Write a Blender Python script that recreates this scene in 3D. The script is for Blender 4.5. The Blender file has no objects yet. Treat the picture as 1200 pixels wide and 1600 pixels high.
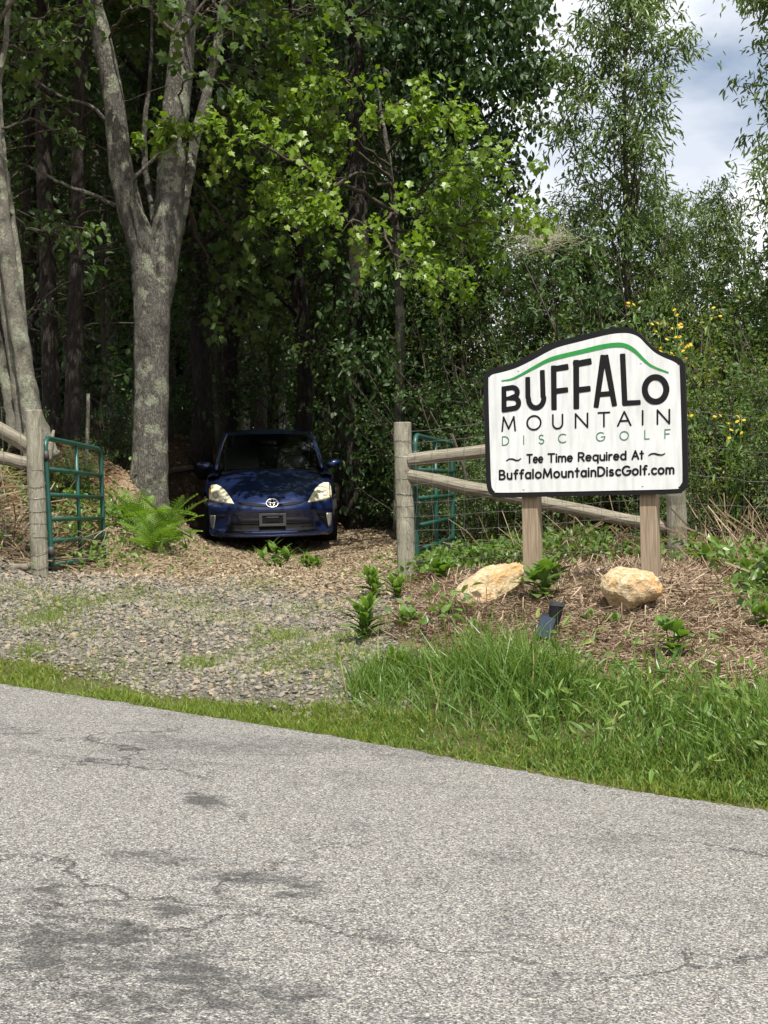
import bpy, bmesh, math, random
import numpy as np
from mathutils import Vector, Matrix
from mathutils.bvhtree import BVHTree
R = math.radians
S = bpy.context.scene
C = S.collection

# ------------------------------------------------------------------ camera
F_PX, CX, CY = 2200.0, 600.0, 800.0          # focal length and centre in units of a 1200 x 1600 frame
CAMZ, PITCH, ROLL = 0.62, R(-0.52), R(1.2)
_f = Vector((0, math.cos(PITCH), math.sin(PITCH)))
_r0 = Vector((1, 0, 0)); _u0 = _r0.cross(_f)
_r = _r0 * math.cos(ROLL) - _u0 * math.sin(ROLL)
_u = _r0 * math.sin(ROLL) + _u0 * math.cos(ROLL)
CAM = Vector((0, 0, CAMZ))
cd = bpy.data.cameras.new('camera'); cam = bpy.data.objects.new('camera', cd); C.objects.link(cam)
cam.matrix_world = Matrix(((_r.x, _u.x, -_f.x, CAM.x), (_r.y, _u.y, -_f.y, CAM.y), (_r.z, _u.z, -_f.z, CAM.z), (0, 0, 0, 1)))
cd.sensor_fit = 'VERTICAL'; cd.sensor_height = 24.0; cd.sensor_width = 18.0
cd.lens = 24.0 * F_PX / 1600.0
cd.clip_start = 0.1; cd.clip_end = 3000
S.camera = cam

# ------------------------------------------------------------------ sky, sun, exposure
SUN_EL, SUN_AZ = R(60), R(12)                 # azimuth measured behind the camera, towards its right
sun_from = Vector((math.sin(SUN_AZ) * math.cos(SUN_EL), -math.cos(SUN_AZ) * math.cos(SUN_EL), math.sin(SUN_EL)))
W = bpy.data.worlds.new('World'); S.world = W; W.use_nodes = True
nt = W.node_tree; nt.nodes.clear()
out = nt.nodes.new('ShaderNodeOutputWorld'); bg = nt.nodes.new('ShaderNodeBackground')
sky = nt.nodes.new('ShaderNodeTexSky'); sky.sky_type = 'NISHITA'; sky.sun_disc = False
sky.sun_elevation = SUN_EL; sky.sun_rotation = math.atan2(sun_from.x, sun_from.y)
sky.air_density = 1.0; sky.dust_density = 1.5; sky.ozone_density = 1.0
tc = nt.nodes.new('ShaderNodeTexCoord'); mp = nt.nodes.new('ShaderNodeMapping'); mp.inputs['Scale'].default_value = (1, 1, 2.2)
mp.inputs['Location'].default_value = (0.35, 0.1, 0.2)
nz = nt.nodes.new('ShaderNodeTexNoise'); nz.inputs['Scale'].default_value = 3.2; nz.inputs['Detail'].default_value = 8; nz.inputs['Roughness'].default_value = 0.55
rp = nt.nodes.new('ShaderNodeValToRGB'); rp.color_ramp.elements[0].position = 0.28; rp.color_ramp.elements[1].position = 0.48
nz2 = nt.nodes.new('ShaderNodeTexNoise'); nz2.inputs['Scale'].default_value = 5.0; nz2.inputs['Detail'].default_value = 6
rp2 = nt.nodes.new('ShaderNodeValToRGB'); rp2.color_ramp.elements[0].position = 0.38; rp2.color_ramp.elements[1].position = 0.62
rp2.color_ramp.elements[0].color = (6.6, 7.1, 8.0, 1); rp2.color_ramp.elements[1].color = (11.2, 11.3, 11.4, 1)
mx = nt.nodes.new('ShaderNodeMix'); mx.data_type = 'RGBA'
L = nt.links.new
L(tc.outputs['Generated'], mp.inputs['Vector']); L(mp.outputs['Vector'], nz.inputs['Vector']); L(mp.outputs['Vector'], nz2.inputs['Vector'])
L(nz.outputs['Fac'], rp.inputs['Fac']); L(nz2.outputs['Fac'], rp2.inputs['Fac'])
L(rp.outputs['Color'], mx.inputs['Factor']); L(sky.outputs['Color'], mx.inputs['A']); L(rp2.outputs['Color'], mx.inputs['B'])
L(mx.outputs['Result'], bg.inputs['Color']); bg.inputs['Strength'].default_value = 0.078
L(bg.outputs['Background'], out.inputs['Surface'])
sd = bpy.data.lights.new('sun', 'SUN'); sd.energy = 5.0; sd.angle = R(0.53); sd.color = (1.0, 0.945, 0.85)
so = bpy.data.objects.new('sun', sd); C.objects.link(so)
so.rotation_euler = sun_from.to_track_quat('Z', 'Y').to_euler(); so.location = sun_from * 60
S.view_settings.view_transform = 'Standard'; S.view_settings.look = 'None'
S.view_settings.exposure = 0.63; S.view_settings.gamma = 1.0; S.view_settings.use_curve_mapping = False
S.render.engine = 'CYCLES'
cy = S.cycles
cy.max_bounces = 7; cy.diffuse_bounces = 3; cy.glossy_bounces = 3; cy.transmission_bounces = 4; cy.transparent_max_bounces = 8
cy.caustics_reflective = False; cy.caustics_refractive = False
cy.use_adaptive_sampling = True; cy.adaptive_threshold = 0.015
cy.use_denoising = True
try:
    cy.denoiser = 'OPENIMAGEDENOISE'; cy.denoising_prefilter = 'ACCURATE'
except Exception: pass

# ------------------------------------------------------------------ pixel helpers (places measured on the photograph, at a stated depth)
def P(px, py, d):
    v = _f + _r * ((px - CX) / F_PX) - _u * ((py - CY) / F_PX)
    return CAM + v * (d / v.y)
def ray(px, py):
    return (_f + _r * ((px - CX) / F_PX) - _u * ((py - CY) / F_PX)).normalized()
def on_plane(px, py, p0, n):
    v = ray(px, py); return CAM + v * ((p0 - CAM).dot(n) / v.dot(n))

# ------------------------------------------------------------------ materials
def nmat(name):
    m = bpy.data.materials.new(name); m.use_nodes = True
    t = m.node_tree; b = t.nodes['Principled BSDF']
    return m, t, b
def N(t, kind, **kw):
    n = t.nodes.new('ShaderNode' + kind)
    for k, v in kw.items():
        if k in n.inputs: n.inputs[k].default_value = v
        else: setattr(n, k, v)
    return n
def ramp(t, fac, stops):
    r = t.nodes.new('ShaderNodeValToRGB'); e = r.color_ramp.elements
    while len(e) < len(stops): e.new(0.5)
    for i, (p, c) in enumerate(stops):
        e[i].position = p; e[i].color = (*c, 1) if len(c) == 3 else c
    t.links.new(fac, r.inputs['Fac']); return r.outputs['Color']
def mixc(t, fac, a, b, blend='MIX'):
    m = t.nodes.new('ShaderNodeMix'); m.data_type = 'RGBA'; m.blend_type = blend
    for s, v in (('Factor', fac), ('A', a), ('B', b)):
        i = m.inputs[s]
        if isinstance(v, (int, float)): i.default_value = v
        elif isinstance(v, tuple): i.default_value = (*v, 1) if len(v) == 3 else v
        else: t.links.new(v, i)
    return m.outputs['Result']
def bump(t, b, h, strength=0.5, dist=0.01):
    n = N(t, 'Bump', Strength=strength, Distance=dist); t.links.new(h, n.inputs['Height']); t.links.new(n.outputs['Normal'], b.inputs['Normal'])
def coords(t, scale=(1, 1, 1), kind='Object'):
    c = t.nodes.new('ShaderNodeTexCoord'); m = t.nodes.new('ShaderNodeMapping'); m.inputs['Scale'].default_value = scale
    t.links.new(c.outputs[kind], m.inputs['Vector']); return m.outputs['Vector']
def noise(t, vec, scale, detail=4, rough=0.55, dist=0.0):
    n = N(t, 'TexNoise', Scale=scale, Detail=detail, Roughness=rough, Distortion=dist); t.links.new(vec, n.inputs['Vector']); return n.outputs['Fac']
def math_(t, op, a, b=None):
    n = t.nodes.new('ShaderNodeMath'); n.operation = op
    for i, v in enumerate((a, b)):
        if v is None: continue
        if isinstance(v, (int, float)): n.inputs[i].default_value = v
        else: t.links.new(v, n.inputs[i])
    return n.outputs[0]
def attr(t, name):
    a = t.nodes.new('ShaderNodeAttribute'); a.attribute_name = name; return a.outputs['Fac']

def leaf_mat(name, cols, trans=0.35, rough=0.45, spec=0.35):
    m, t, b = nmat(name)
    oi = t.nodes.new('ShaderNodeObjectInfo')
    f = math_(t, 'ADD', math_(t, 'MULTIPLY', attr(t, 'rnd'), 0.8), math_(t, 'MULTIPLY', oi.outputs['Random'], 0.2))
    n = len(cols); col = ramp(t, f, [(i / (n - 1), c) for i, c in enumerate(cols)])
    L = t.links.new
    L(col, b.inputs['Base Color']); b.inputs['Roughness'].default_value = rough; b.inputs['Specular IOR Level'].default_value = spec
    tr = t.nodes.new('ShaderNodeBsdfTranslucent'); tcol = mixc(t, 1.0, col, (1.5, 1.6, 0.6), 'MULTIPLY'); L(tcol, tr.inputs['Color'])
    ms = t.nodes.new('ShaderNodeMixShader'); ms.inputs[0].default_value = trans
    L(b.outputs[0], ms.inputs[1]); L(tr.outputs[0], ms.inputs[2]); L(ms.outputs[0], t.nodes['Material Output'].inputs['Surface'])
    return m
def bark_mat(name, dark, mid, light, lichen=0.0, vscale=14.0, depth=0.02, stretch=0.22):
    m, t, b = nmat(name)
    v = coords(t, (1, 1, stretch)); v2 = coords(t)
    n1 = noise(t, v, vscale, 9, 0.72, 0.8); n2 = noise(t, v2, 2.2, 5, 0.6); n5 = noise(t, v2, 45, 6, 0.75)
    vo = N(t, 'TexVoronoi', feature='DISTANCE_TO_EDGE', Scale=vscale * 1.4); vw = t.nodes.new('ShaderNodeVectorMath'); vw.operation = 'ADD'
    nn = N(t, 'TexNoise', Scale=vscale * .8, Detail=5.0); t.links.new(v, nn.inputs['Vector']); sc = t.nodes.new('ShaderNodeVectorMath'); sc.operation = 'SCALE'; sc.inputs['Scale'].default_value = 0.12
    t.links.new(nn.outputs['Color'], sc.inputs[0]); t.links.new(v, vw.inputs[0]); t.links.new(sc.outputs[0], vw.inputs[1]); t.links.new(vw.outputs[0], vo.inputs['Vector'])
    fis = ramp(t, vo.outputs['Distance'], [(0.0, (0, 0, 0)), (0.22, (1, 1, 1))])
    h = math_(t, 'ADD', math_(t, 'MULTIPLY', n1, 0.7), math_(t, 'ADD', math_(t, 'MULTIPLY', fis, 0.2), math_(t, 'MULTIPLY', n5, 0.4)))
    col = ramp(t, h, [(0.40, dark), (0.66, mid), (0.92, light)])
    col = mixc(t, math_(t, 'MULTIPLY', n2, 0.35), col, mid)
    if lichen > 0:
        n3 = noise(t, v2, 5.0, 8, 0.66); f = ramp(t, n3, [(0.60 - lichen * 0.08, (0, 0, 0)), (0.64 - lichen * 0.08, (1, 1, 1))])
        n4 = noise(t, v2, 60, 3); lc = ramp(t, n4, [(0.3, (0.15, 0.17, 0.11)), (0.7, (0.38, 0.40, 0.31))])
        col = mixc(t, math_(t, 'MULTIPLY', f, 0.7), col, lc)
        n6 = noise(t, v2, 3.2, 6, 0.7); col = mixc(t, ramp(t, n6, [(0.52, (0, 0, 0)), (0.66, (0.75, 0.75, 0.75))]), col, dark)
    t.links.new(col, b.inputs['Base Color']); b.inputs['Roughness'].default_value = 0.92; b.inputs['Specular IOR Level'].default_value = 0.15
    bump(t, b, h, 1.0, depth * 1.6); return m
def plain(name, col, rough=0.6, metal=0.0, spec=0.4, var=0.15, vs=20.0, bumpd=0.0, coat=0.0):
    m, t, b = nmat(name); v = coords(t); n = noise(t, v, vs, 5)
    c = ramp(t, n, [(0.3, tuple(x * (1 - var) for x in col)), (0.7, tuple(min(1, x * (1 + var)) for x in col))])
    t.links.new(c, b.inputs['Base Color']); b.inputs['Roughness'].default_value = rough; b.inputs['Metallic'].default_value = metal
    b.inputs['Specular IOR Level'].default_value = spec; b.inputs['Coat Weight'].default_value = coat
    b.inputs['Coat Roughness'].default_value = 0.03
    if bumpd: bump(t, b, n, 0.6, bumpd)
    return m
def wood_mat(name, dark, mid, light, axis=2, scale=18.0, band=0.03):
    m, t, b = nmat(name); sc = [1, 1, 1]; sc[axis] = band
    v = coords(t, tuple(sc)); n1 = noise(t, v, scale, 7, 0.6, 1.2); n2 = noise(t, coords(t), 5, 4); n3 = noise(t, v, scale * 5, 4, 0.7)
    col = ramp(t, n1, [(0.33, dark), (0.48, mid), (0.68, light)])
    col = mixc(t, math_(t, 'MULTIPLY', n2, 0.3), col, mid)
    col = mixc(t, 0.42, col, ramp(t, n3, [(0.35, dark), (0.6, light)]), 'MIX')
    t.links.new(col, b.inputs['Base Color']); b.inputs['Roughness'].default_value = 0.85; b.inputs['Specular IOR Level'].default_value = 0.2
    bump(t, b, math_(t, 'ADD', n1, math_(t, 'MULTIPLY', n3, 0.5)), 0.7, 0.006); return m

M = {}
M['leaf_dark'] = leaf_mat('leaf_dark', [(0.019, 0.039, 0.015), (0.032, 0.066, 0.02), (0.048, 0.091, 0.025), (0.069, 0.111, 0.028)], 0.30)
M['leaf_mid'] = leaf_mat('leaf_mid', [(0.039, 0.066, 0.021), (0.057, 0.102, 0.028), (0.083, 0.134, 0.036), (0.121, 0.161, 0.041)], 0.34)
M['leaf_maple'] = leaf_mat('leaf_maple', [(0.078, 0.138, 0.02), (0.125, 0.207, 0.026), (0.172, 0.262, 0.032), (0.234, 0.297, 0.045)], 0.40, 0.4, 0.45)
M['leaf_ash'] = leaf_mat('leaf_ash', [(0.06, 0.099, 0.032), (0.09, 0.145, 0.041), (0.128, 0.185, 0.057), (0.173, 0.218, 0.076)], 0.32, 0.4, 0.5)
M['leaf_olive'] = leaf_mat('leaf_olive', [(0.051, 0.076, 0.014), (0.086, 0.124, 0.02), (0.122, 0.159, 0.026), (0.187, 0.179, 0.035)], 0.32)
M['leaf_weed'] = leaf_mat('leaf_weed', [(0.062, 0.115, 0.029), (0.094, 0.167, 0.036), (0.125, 0.209, 0.044), (0.15, 0.225, 0.058)], 0.35, 0.4, 0.45)
M['leaf_fern'] = leaf_mat('leaf_fern', [(0.104, 0.188, 0.024), (0.143, 0.25, 0.033), (0.182, 0.294, 0.04)], 0.40)
M['grass_long'] = leaf_mat('grass_long', [(0.058, 0.117, 0.023), (0.099, 0.18, 0.034), (0.14, 0.228, 0.047), (0.198, 0.262, 0.073), (0.363, 0.276, 0.131)], 0.32, 0.4, 0.45)
M['grass_short'] = leaf_mat('grass_short', [(0.078, 0.132, 0.02), (0.124, 0.192, 0.029), (0.169, 0.234, 0.035), (0.26, 0.24, 0.066)], 0.32, 0.45)
M['dry_stalk'] = leaf_mat('dry_stalk', [(0.10, 0.065, 0.040), (0.19, 0.135, 0.085), (0.29, 0.22, 0.145), (0.38, 0.31, 0.22)], 0.1, 0.8, 0.1)
M['litter'] = leaf_mat('litter', [(0.06, 0.034, 0.02), (0.132, 0.078, 0.044), (0.228, 0.138, 0.083), (0.312, 0.218, 0.132)], 0.08, 0.8, 0.1)
M['mulch'] = leaf_mat('mulch', [(0.122, 0.077, 0.06), (0.243, 0.176, 0.127), (0.375, 0.3, 0.217), (0.53, 0.458, 0.345)], 0.05, 0.85, 0.1)
M['chip'] = leaf_mat('chip', [(0.129, 0.095, 0.064), (0.241, 0.187, 0.128), (0.335, 0.27, 0.192), (0.43, 0.365, 0.28)], 0.05, 0.85, 0.1)
M['stone_gravel'] = leaf_mat('stone_gravel', [(0.081, 0.075, 0.064), (0.147, 0.137, 0.115), (0.223, 0.202, 0.165), (0.266, 0.201, 0.132), (0.38, 0.328, 0.25)], 0.0, 0.75, 0.3)
M['petal'] = leaf_mat('petal', [(0.55, 0.36, 0.02), (0.75, 0.52, 0.03)], 0.3)
M['bark_grey'] = bark_mat('bark_grey', (0.032, 0.029, 0.025), (0.105, 0.098, 0.085), (0.215, 0.205, 0.18), 0.9, 24, 0.020, 0.30)
M['bark_pale'] = bark_mat('bark_pale', (0.060, 0.056, 0.044), (0.16, 0.152, 0.124), (0.27, 0.26, 0.22), 1.0, 30, 0.010, 0.8)
M['bark_dark'] = bark_mat('bark_dark', (0.014, 0.012, 0.010), (0.038, 0.032, 0.027), (0.085, 0.074, 0.064), 0.0, 16, 0.03, 0.25)
M['bark_twig'] = bark_mat('bark_twig', (0.03, 0.025, 0.019), (0.068, 0.058, 0.046), (0.125, 0.108, 0.088), 0.0, 20, 0.004, 0.3)
M['post_wood'] = wood_mat('post_wood', (0.075, 0.070, 0.050), (0.20, 0.19, 0.145), (0.32, 0.305, 0.245), 2, 24, 0.16)
M['rail_wood'] = wood_mat('rail_wood', (0.065, 0.056, 0.042), (0.17, 0.152, 0.115), (0.31, 0.285, 0.225), 0, 26, 0.06)
M['sign_wood'] = wood_mat('sign_wood', (0.10, 0.068, 0.042), (0.245, 0.19, 0.13), (0.36, 0.295, 0.215), 2, 30, 0.03)
M['gate_green'] = plain('gate_green', (0.008, 0.060, 0.045), 0.42, 0.0, 0.5, 0.25, 14)
M['wire'] = plain('wire', (0.20, 0.20, 0.19), 0.5, 0.6, 0.5, 0.2, 30)
M['black'] = plain('black', (0.007, 0.007, 0.008), 0.6, 0, 0.2, 0.15, 30)
M['print_black'] = plain('print_black', (0.006, 0.006, 0.007), 0.65, 0, 0.2, 0.1, 30)
M['screw'] = plain('screw', (0.62, 0.62, 0.6), 0.5, 0, 0.4, 0.1, 30)
M['print_green'] = plain('print_green', (0.020, 0.22, 0.045), 0.5, 0, 0.3, 0.12, 30)
M['print_teal'] = plain('print_teal', (0.045, 0.16, 0.10), 0.5, 0, 0.3, 0.1, 30)
def sign_white():
    m, t, b = nmat('sign_white'); v = coords(t, (1, 1, 0.12)); n = noise(t, v, 26, 6, 0.6); n2 = noise(t, coords(t), 5, 6)
    c = ramp(t, n, [(0.35, (0.50, 0.52, 0.52)), (0.6, (0.62, 0.64, 0.65))])
    c = mixc(t, ramp(t, n2, [(0.45, (0, 0, 0)), (0.75, (0.5, 0.5, 0.5))]), c, (0.45, 0.465, 0.455))
    n3 = noise(t, coords(t), 75, 3); c = mixc(t, ramp(t, n3, [(0.70, (0, 0, 0)), (0.76, (0.5, 0.5, 0.5))]), c, (0.35, 0.34, 0.31))
    t.links.new(c, b.inputs['Base Color']); b.inputs['Roughness'].default_value = 0.5; return m
M['sign_white'] = sign_white()
def rock_mat():
    m, t, b = nmat('rock_cream'); v = coords(t); n1 = noise(t, v, 7, 8, 0.65); n2 = noise(t, v, 34, 6, 0.7); n3 = noise(t, v, 4.0, 5)
    c = ramp(t, n2, [(0.3, (0.20, 0.13, 0.07)), (0.48, (0.42, 0.33, 0.20)), (0.68, (0.58, 0.50, 0.36))])
    c = mixc(t, ramp(t, n1, [(0.48, (0, 0, 0)), (0.64, (0.85, 0.85, 0.85))]), c, (0.50, 0.29, 0.11))
    c = mixc(t, ramp(t, n3, [(0.6, (0, 0, 0)), (0.7, (0.7, 0.7, 0.7))]), c, (0.30, 0.22, 0.15))
    t.links.new(c, b.inputs['Base Color']); b.inputs['Roughness'].default_value = 0.9; b.inputs['Specular IOR Level'].default_value = 0.15
    bump(t, b, math_(t, 'ADD', n1, n2), 0.9, 0.02); return m
M['rock'] = rock_mat()
def asphalt():
    m, t, b = nmat('asphalt'); v = coords(t)
    vo = N(t, 'TexVoronoi', Scale=185.0); t.links.new(v, vo.inputs['Vector'])
    sep = t.nodes.new('ShaderNodeSeparateColor'); t.links.new(vo.outputs['Color'], sep.inputs['Color'])
    n0 = noise(t, v, 130, 3, 0.7)
    g = math_(t, 'ADD', math_(t, 'MULTIPLY', sep.outputs['Red'], 0.6), math_(t, 'MULTIPLY', n0, 0.5))
    c = ramp(t, g, [(0.24, (0.040, 0.038, 0.037)), (0.44, (0.122, 0.117, 0.112)), (0.66, (0.208, 0.200, 0.189)), (0.90, (0.44, 0.427, 0.40))])
    tint = ramp(t, sep.outputs['Green'], [(0.2, (0.95, 0.98, 1.02)), (0.5, (1, 1, 0.99)), (0.85, (1.04, 1.0, 0.95))])
    c = mixc(t, 1.0, c, tint, 'MULTIPLY')
    # worn dark patches and the darker wheel track, each with a ragged shape of its own
    vs = coords(t, (1, 1.7, 1)); n1 = noise(t, vs, 1.15, 9, 0.72, 0.3); n2 = noise(t, vs, 0.33, 3)
    f = ramp(t, math_(t, 'ADD', n1, math_(t, 'MULTIPLY', n2, 0.5)), [(0.78, (0, 0, 0)), (0.92, (0.75, 0.75, 0.75))])
    nf = noise(t, v, 26, 5, 0.7); f = mixc(t, 1.0, f, ramp(t, nf, [(0.36, (0.15, 0.15, 0.15)), (0.58, (1, 1, 1))]), 'MULTIPLY')
    rag = math_(t, 'ADD', math_(t, 'MULTIPLY', noise(t, coords(t, (1, 1.5, 1)), 7.0, 9, 0.78, 0.4), 0.8), math_(t, 'MULTIPLY', attr(t, 'worn'), 0.275))
    am = ramp(t, rag, [(0.555, (0, 0, 0)), (0.66, (1, 1, 1))])
    f = math_(t, 'MAXIMUM', f, am)
    c = mixc(t, f, c, mixc(t, 0.25, (0.030, 0.030, 0.031), c))
    # hairline cracks
    wv = t.nodes.new('ShaderNodeVectorMath'); wv.operation = 'ADD'
    nn = N(t, 'TexNoise', Scale=2.2, Detail=8.0, Roughness=0.65); t.links.new(v, nn.inputs['Vector'])
    sc = t.nodes.new('ShaderNodeVectorMath'); sc.operation = 'SCALE'; sc.inputs['Scale'].default_value = 0.75
    t.links.new(nn.outputs['Color'], sc.inputs[0]); t.links.new(v, wv.inputs[0]); t.links.new(sc.outputs[0], wv.inputs[1])
    vc = N(t, 'TexVoronoi', feature='DISTANCE_TO_EDGE', Scale=0.62); t.links.new(wv.outputs[0], vc.inputs['Vector'])
    cr = ramp(t, vc.outputs['Distance'], [(0.0, (1, 1, 1)), (0.009, (0, 0, 0))])
    cm = ramp(t, noise(t, v, 0.8, 3), [(0.44, (0, 0, 0)), (0.58, (1, 1, 1))]); cr = mixc(t, 1.0, cr, cm, 'MULTIPLY')
    c = mixc(t, math_(t, 'MULTIPLY', cr, 0.6), c, (0.035, 0.034, 0.034))
    t.links.new(c, b.inputs['Base Color']); b.inputs['Roughness'].default_value = 0.88; b.inputs['Specular IOR Level'].default_value = 0.25
    bump(t, b, math_(t, 'SUBTRACT', g, math_(t, 'MULTIPLY', cr, 2.0)), 0.8, 0.006); return m
M['asphalt'] = asphalt()
def ground_mat():
    m, t, b = nmat('ground'); v = coords(t)
    n1 = noise(t, v, 9, 7, 0.65); n2 = noise(t, v, 55, 5, 0.7); n3 = noise(t, v, 1.6, 4)
    soil = ramp(t, n2, [(0.3, (0.12, 0.075, 0.048)), (0.55, (0.235, 0.16, 0.10)), (0.75, (0.36, 0.27, 0.185))])
    soil = mixc(t, ramp(t, n3, [(0.45, (0, 0, 0)), (0.65, (0.7, 0.7, 0.7))]), soil, (0.29, 0.145, 0.07))
    grav = ramp(t, n2, [(0.3, (0.075, 0.068, 0.058)), (0.55, (0.17, 0.155, 0.132)), (0.75, (0.28, 0.26, 0.225))])
    chip = ramp(t, n2, [(0.3, (0.17, 0.125, 0.08)), (0.55, (0.32, 0.25, 0.165)), (0.75, (0.46, 0.38, 0.27))])
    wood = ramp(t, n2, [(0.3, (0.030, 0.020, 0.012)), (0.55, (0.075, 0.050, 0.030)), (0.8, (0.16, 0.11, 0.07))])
    turf = ramp(t, n2, [(0.3, (0.05, 0.045, 0.022)), (0.5, (0.10, 0.105, 0.04)), (0.7, (0.19, 0.155, 0.085))])
    j = math_(t, 'MULTIPLY', math_(t, 'SUBTRACT', n1, 0.5), 0.9)
    def msk(a): return ramp(t, math_(t, 'ADD', attr(t, a), j), [(0.38, (0, 0, 0)), (0.62, (1, 1, 1))])
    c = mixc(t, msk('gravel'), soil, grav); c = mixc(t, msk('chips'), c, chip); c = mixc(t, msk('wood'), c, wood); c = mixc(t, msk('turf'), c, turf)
    t.links.new(c, b.inputs['Base Color']); b.inputs['Roughness'].default_value = 0.95; b.inputs['Specular IOR Level'].default_value = 0.1
    bump(t, b, math_(t, 'ADD', n1, n2), 1.0, 0.03); return m
M['ground'] = ground_mat()
def paint_mat():
    m, t, b = nmat('car_paint'); n = noise(t, coords(t), 900, 2)
    c = ramp(t, n, [(0.35, (0.008, 0.017, 0.062)), (0.7, (0.020, 0.042, 0.155))])
    t.links.new(c, b.inputs['Base Color']); b.inputs['Metallic'].default_value = 0.55; b.inputs['Roughness'].default_value = 0.34
    b.inputs['Coat Weight'].default_value = 1.0; b.inputs['Coat Roughness'].default_value = 0.03; return m
M['paint'] = paint_mat()
def glass_mat(name, tint, rough=0.0):
    m, t, b = nmat(name); t.nodes.remove(b)
    tr = t.nodes.new('ShaderNodeBsdfTransparent'); tr.inputs['Color'].default_value = (*tint, 1)
    gl = t.nodes.new('ShaderNodeBsdfGlossy'); gl.inputs['Roughness'].default_value = rough
    fr = N(t, 'Fresnel', IOR=1.5); ms = t.nodes.new('ShaderNodeMixShader')
    t.links.new(fr.outputs[0], ms.inputs[0]); t.links.new(tr.outputs[0], ms.inputs[1]); t.links.new(gl.outputs[0], ms.inputs[2])
    t.links.new(ms.outputs[0], t.nodes['Material Output'].inputs['Surface']); return m
M['glass'] = glass_mat('car_glass', (0.82, 0.87, 0.85)); M['glass_dark'] = glass_mat('car_glass_dark', (0.22, 0.25, 0.25))
M['lamp_lens'] = plain('lamp_lens', (0.72, 0.67, 0.48), 0.3, 0, 0.4, 0.12, 28, 0, 0.3)
M['lamp_clear'] = plain('lamp_clear', (0.32, 0.32, 0.30), 0.15, 0.2, 0.6, 0.25, 60, 0, 0.6)
M['amber'] = plain('amber', (0.62, 0.26, 0.05), 0.2, 0, 0.6, 0.15, 40, 0, 0.6)
M['chrome'] = plain('chrome', (0.80, 0.82, 0.85), 0.28, 0.6, 0.5, 0.05, 40)
M['lamp_bowl'] = plain('lamp_bowl', (0.42, 0.41, 0.36), 0.3, 0.2, 0.5, 0.15, 40)
M['plastic'] = plain('plastic', (0.007, 0.007, 0.008), 0.6, 0, 0.15, 0.2, 60)
M['plastic_grey'] = plain('plastic_grey', (0.045, 0.045, 0.05), 0.5, 0, 0.3, 0.2, 60)
M['rubber'] = plain('rubber', (0.012, 0.012, 0.012), 0.8, 0, 0.2, 0.2, 60)
M['rim'] = plain('rim', (0.35, 0.36, 0.37), 0.35, 0.8, 0.5, 0.1, 60)
M['seat'] = plain('seat', (0.17, 0.165, 0.155), 0.85, 0, 0.2, 0.2, 40)
M['web'] = leaf_mat('web', [(0.55, 0.50, 0.46), (0.75, 0.72, 0.69)], 0.3, 0.8, 0.1)
M['solar'] = plain('solar', (0.012, 0.022, 0.045), 0.6, 0.0, 0.12, 0.3, 90)

# ------------------------------------------------------------------ mesh helpers
class MB:
    """collects vertices and polygons, then builds ONE mesh object"""
    def __init__(self): self.v = []; self.nv = 0; self.f = []; self.rnd = []
    def add(self, verts, faces, rnd=None):
        verts = np.asarray(verts, dtype=np.float32).reshape(-1, 3)
        if not isinstance(faces, list): faces = [faces]
        for fa in faces:
            fa = np.asarray(fa, dtype=np.int64)
            if fa.size == 0: continue
            self.f.append(fa + self.nv)
            self.rnd.append(np.full(len(fa), 0.5, np.float32) if rnd is None else (np.full(len(fa), rnd, np.float32) if np.isscalar(rnd) else np.asarray(rnd, np.float32)))
        self.v.append(verts); self.nv += len(verts)
        return self
    def ntri(self): return sum(len(f) * (f.shape[1] - 2) for f in self.f)
    def mesh(self, name, mat, smooth=False):
        me = bpy.data.meshes.new(name); v = np.concatenate(self.v)
        me.vertices.add(len(v)); me.vertices.foreach_set('co', v.ravel())
        tot = np.concatenate([np.full(len(f), f.shape[1], np.int32) for f in self.f])
        loops = np.concatenate([f.ravel() for f in self.f]).astype(np.int32)
        st = np.zeros(len(tot), np.int32); st[1:] = np.cumsum(tot)[:-1]
        me.loops.add(len(loops)); me.loops.foreach_set('vertex_index', loops)
        me.polygons.add(len(tot)); me.polygons.foreach_set('loop_start', st)
        me.polygons.foreach_set('use_smooth', np.full(len(tot), smooth, bool))
        a = me.attributes.new('rnd', 'FLOAT', 'FACE'); a.data.foreach_set('value', np.concatenate(self.rnd))
        me.update(calc_edges=True); me.validate()
        if mat: me.materials.append(M[mat] if isinstance(mat, str) else mat)
        return me
    def build(self, name, mat, parent=None, smooth=False):
        return link(name, self.mesh(name, mat, smooth), parent)
def link(name, data, parent=None):
    o = bpy.data.objects.new(name, data); C.objects.link(o)
    if parent is not None: o.parent = parent
    return o
def tag(o, label, cat=None, group=None, kind=None):
    o['label'] = label
    if cat: o['category'] = cat
    if group: o['group'] = group
    if kind: o['kind'] = kind
    return o
def thing(name, label, cat, loc=(0, 0, 0), rz=0, group=None):
    o = bpy.data.objects.new(name, None); C.objects.link(o); o.empty_display_size = 0.2
    o.location = loc; o.rotation_euler = (0, 0, rz); return tag(o, label, cat, group)
def copy_tree(o, parent=None):
    c = o.copy(); C.objects.link(c); c.parent = parent
    for ch in list(o.children): copy_tree(ch, c)
    return c
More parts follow.
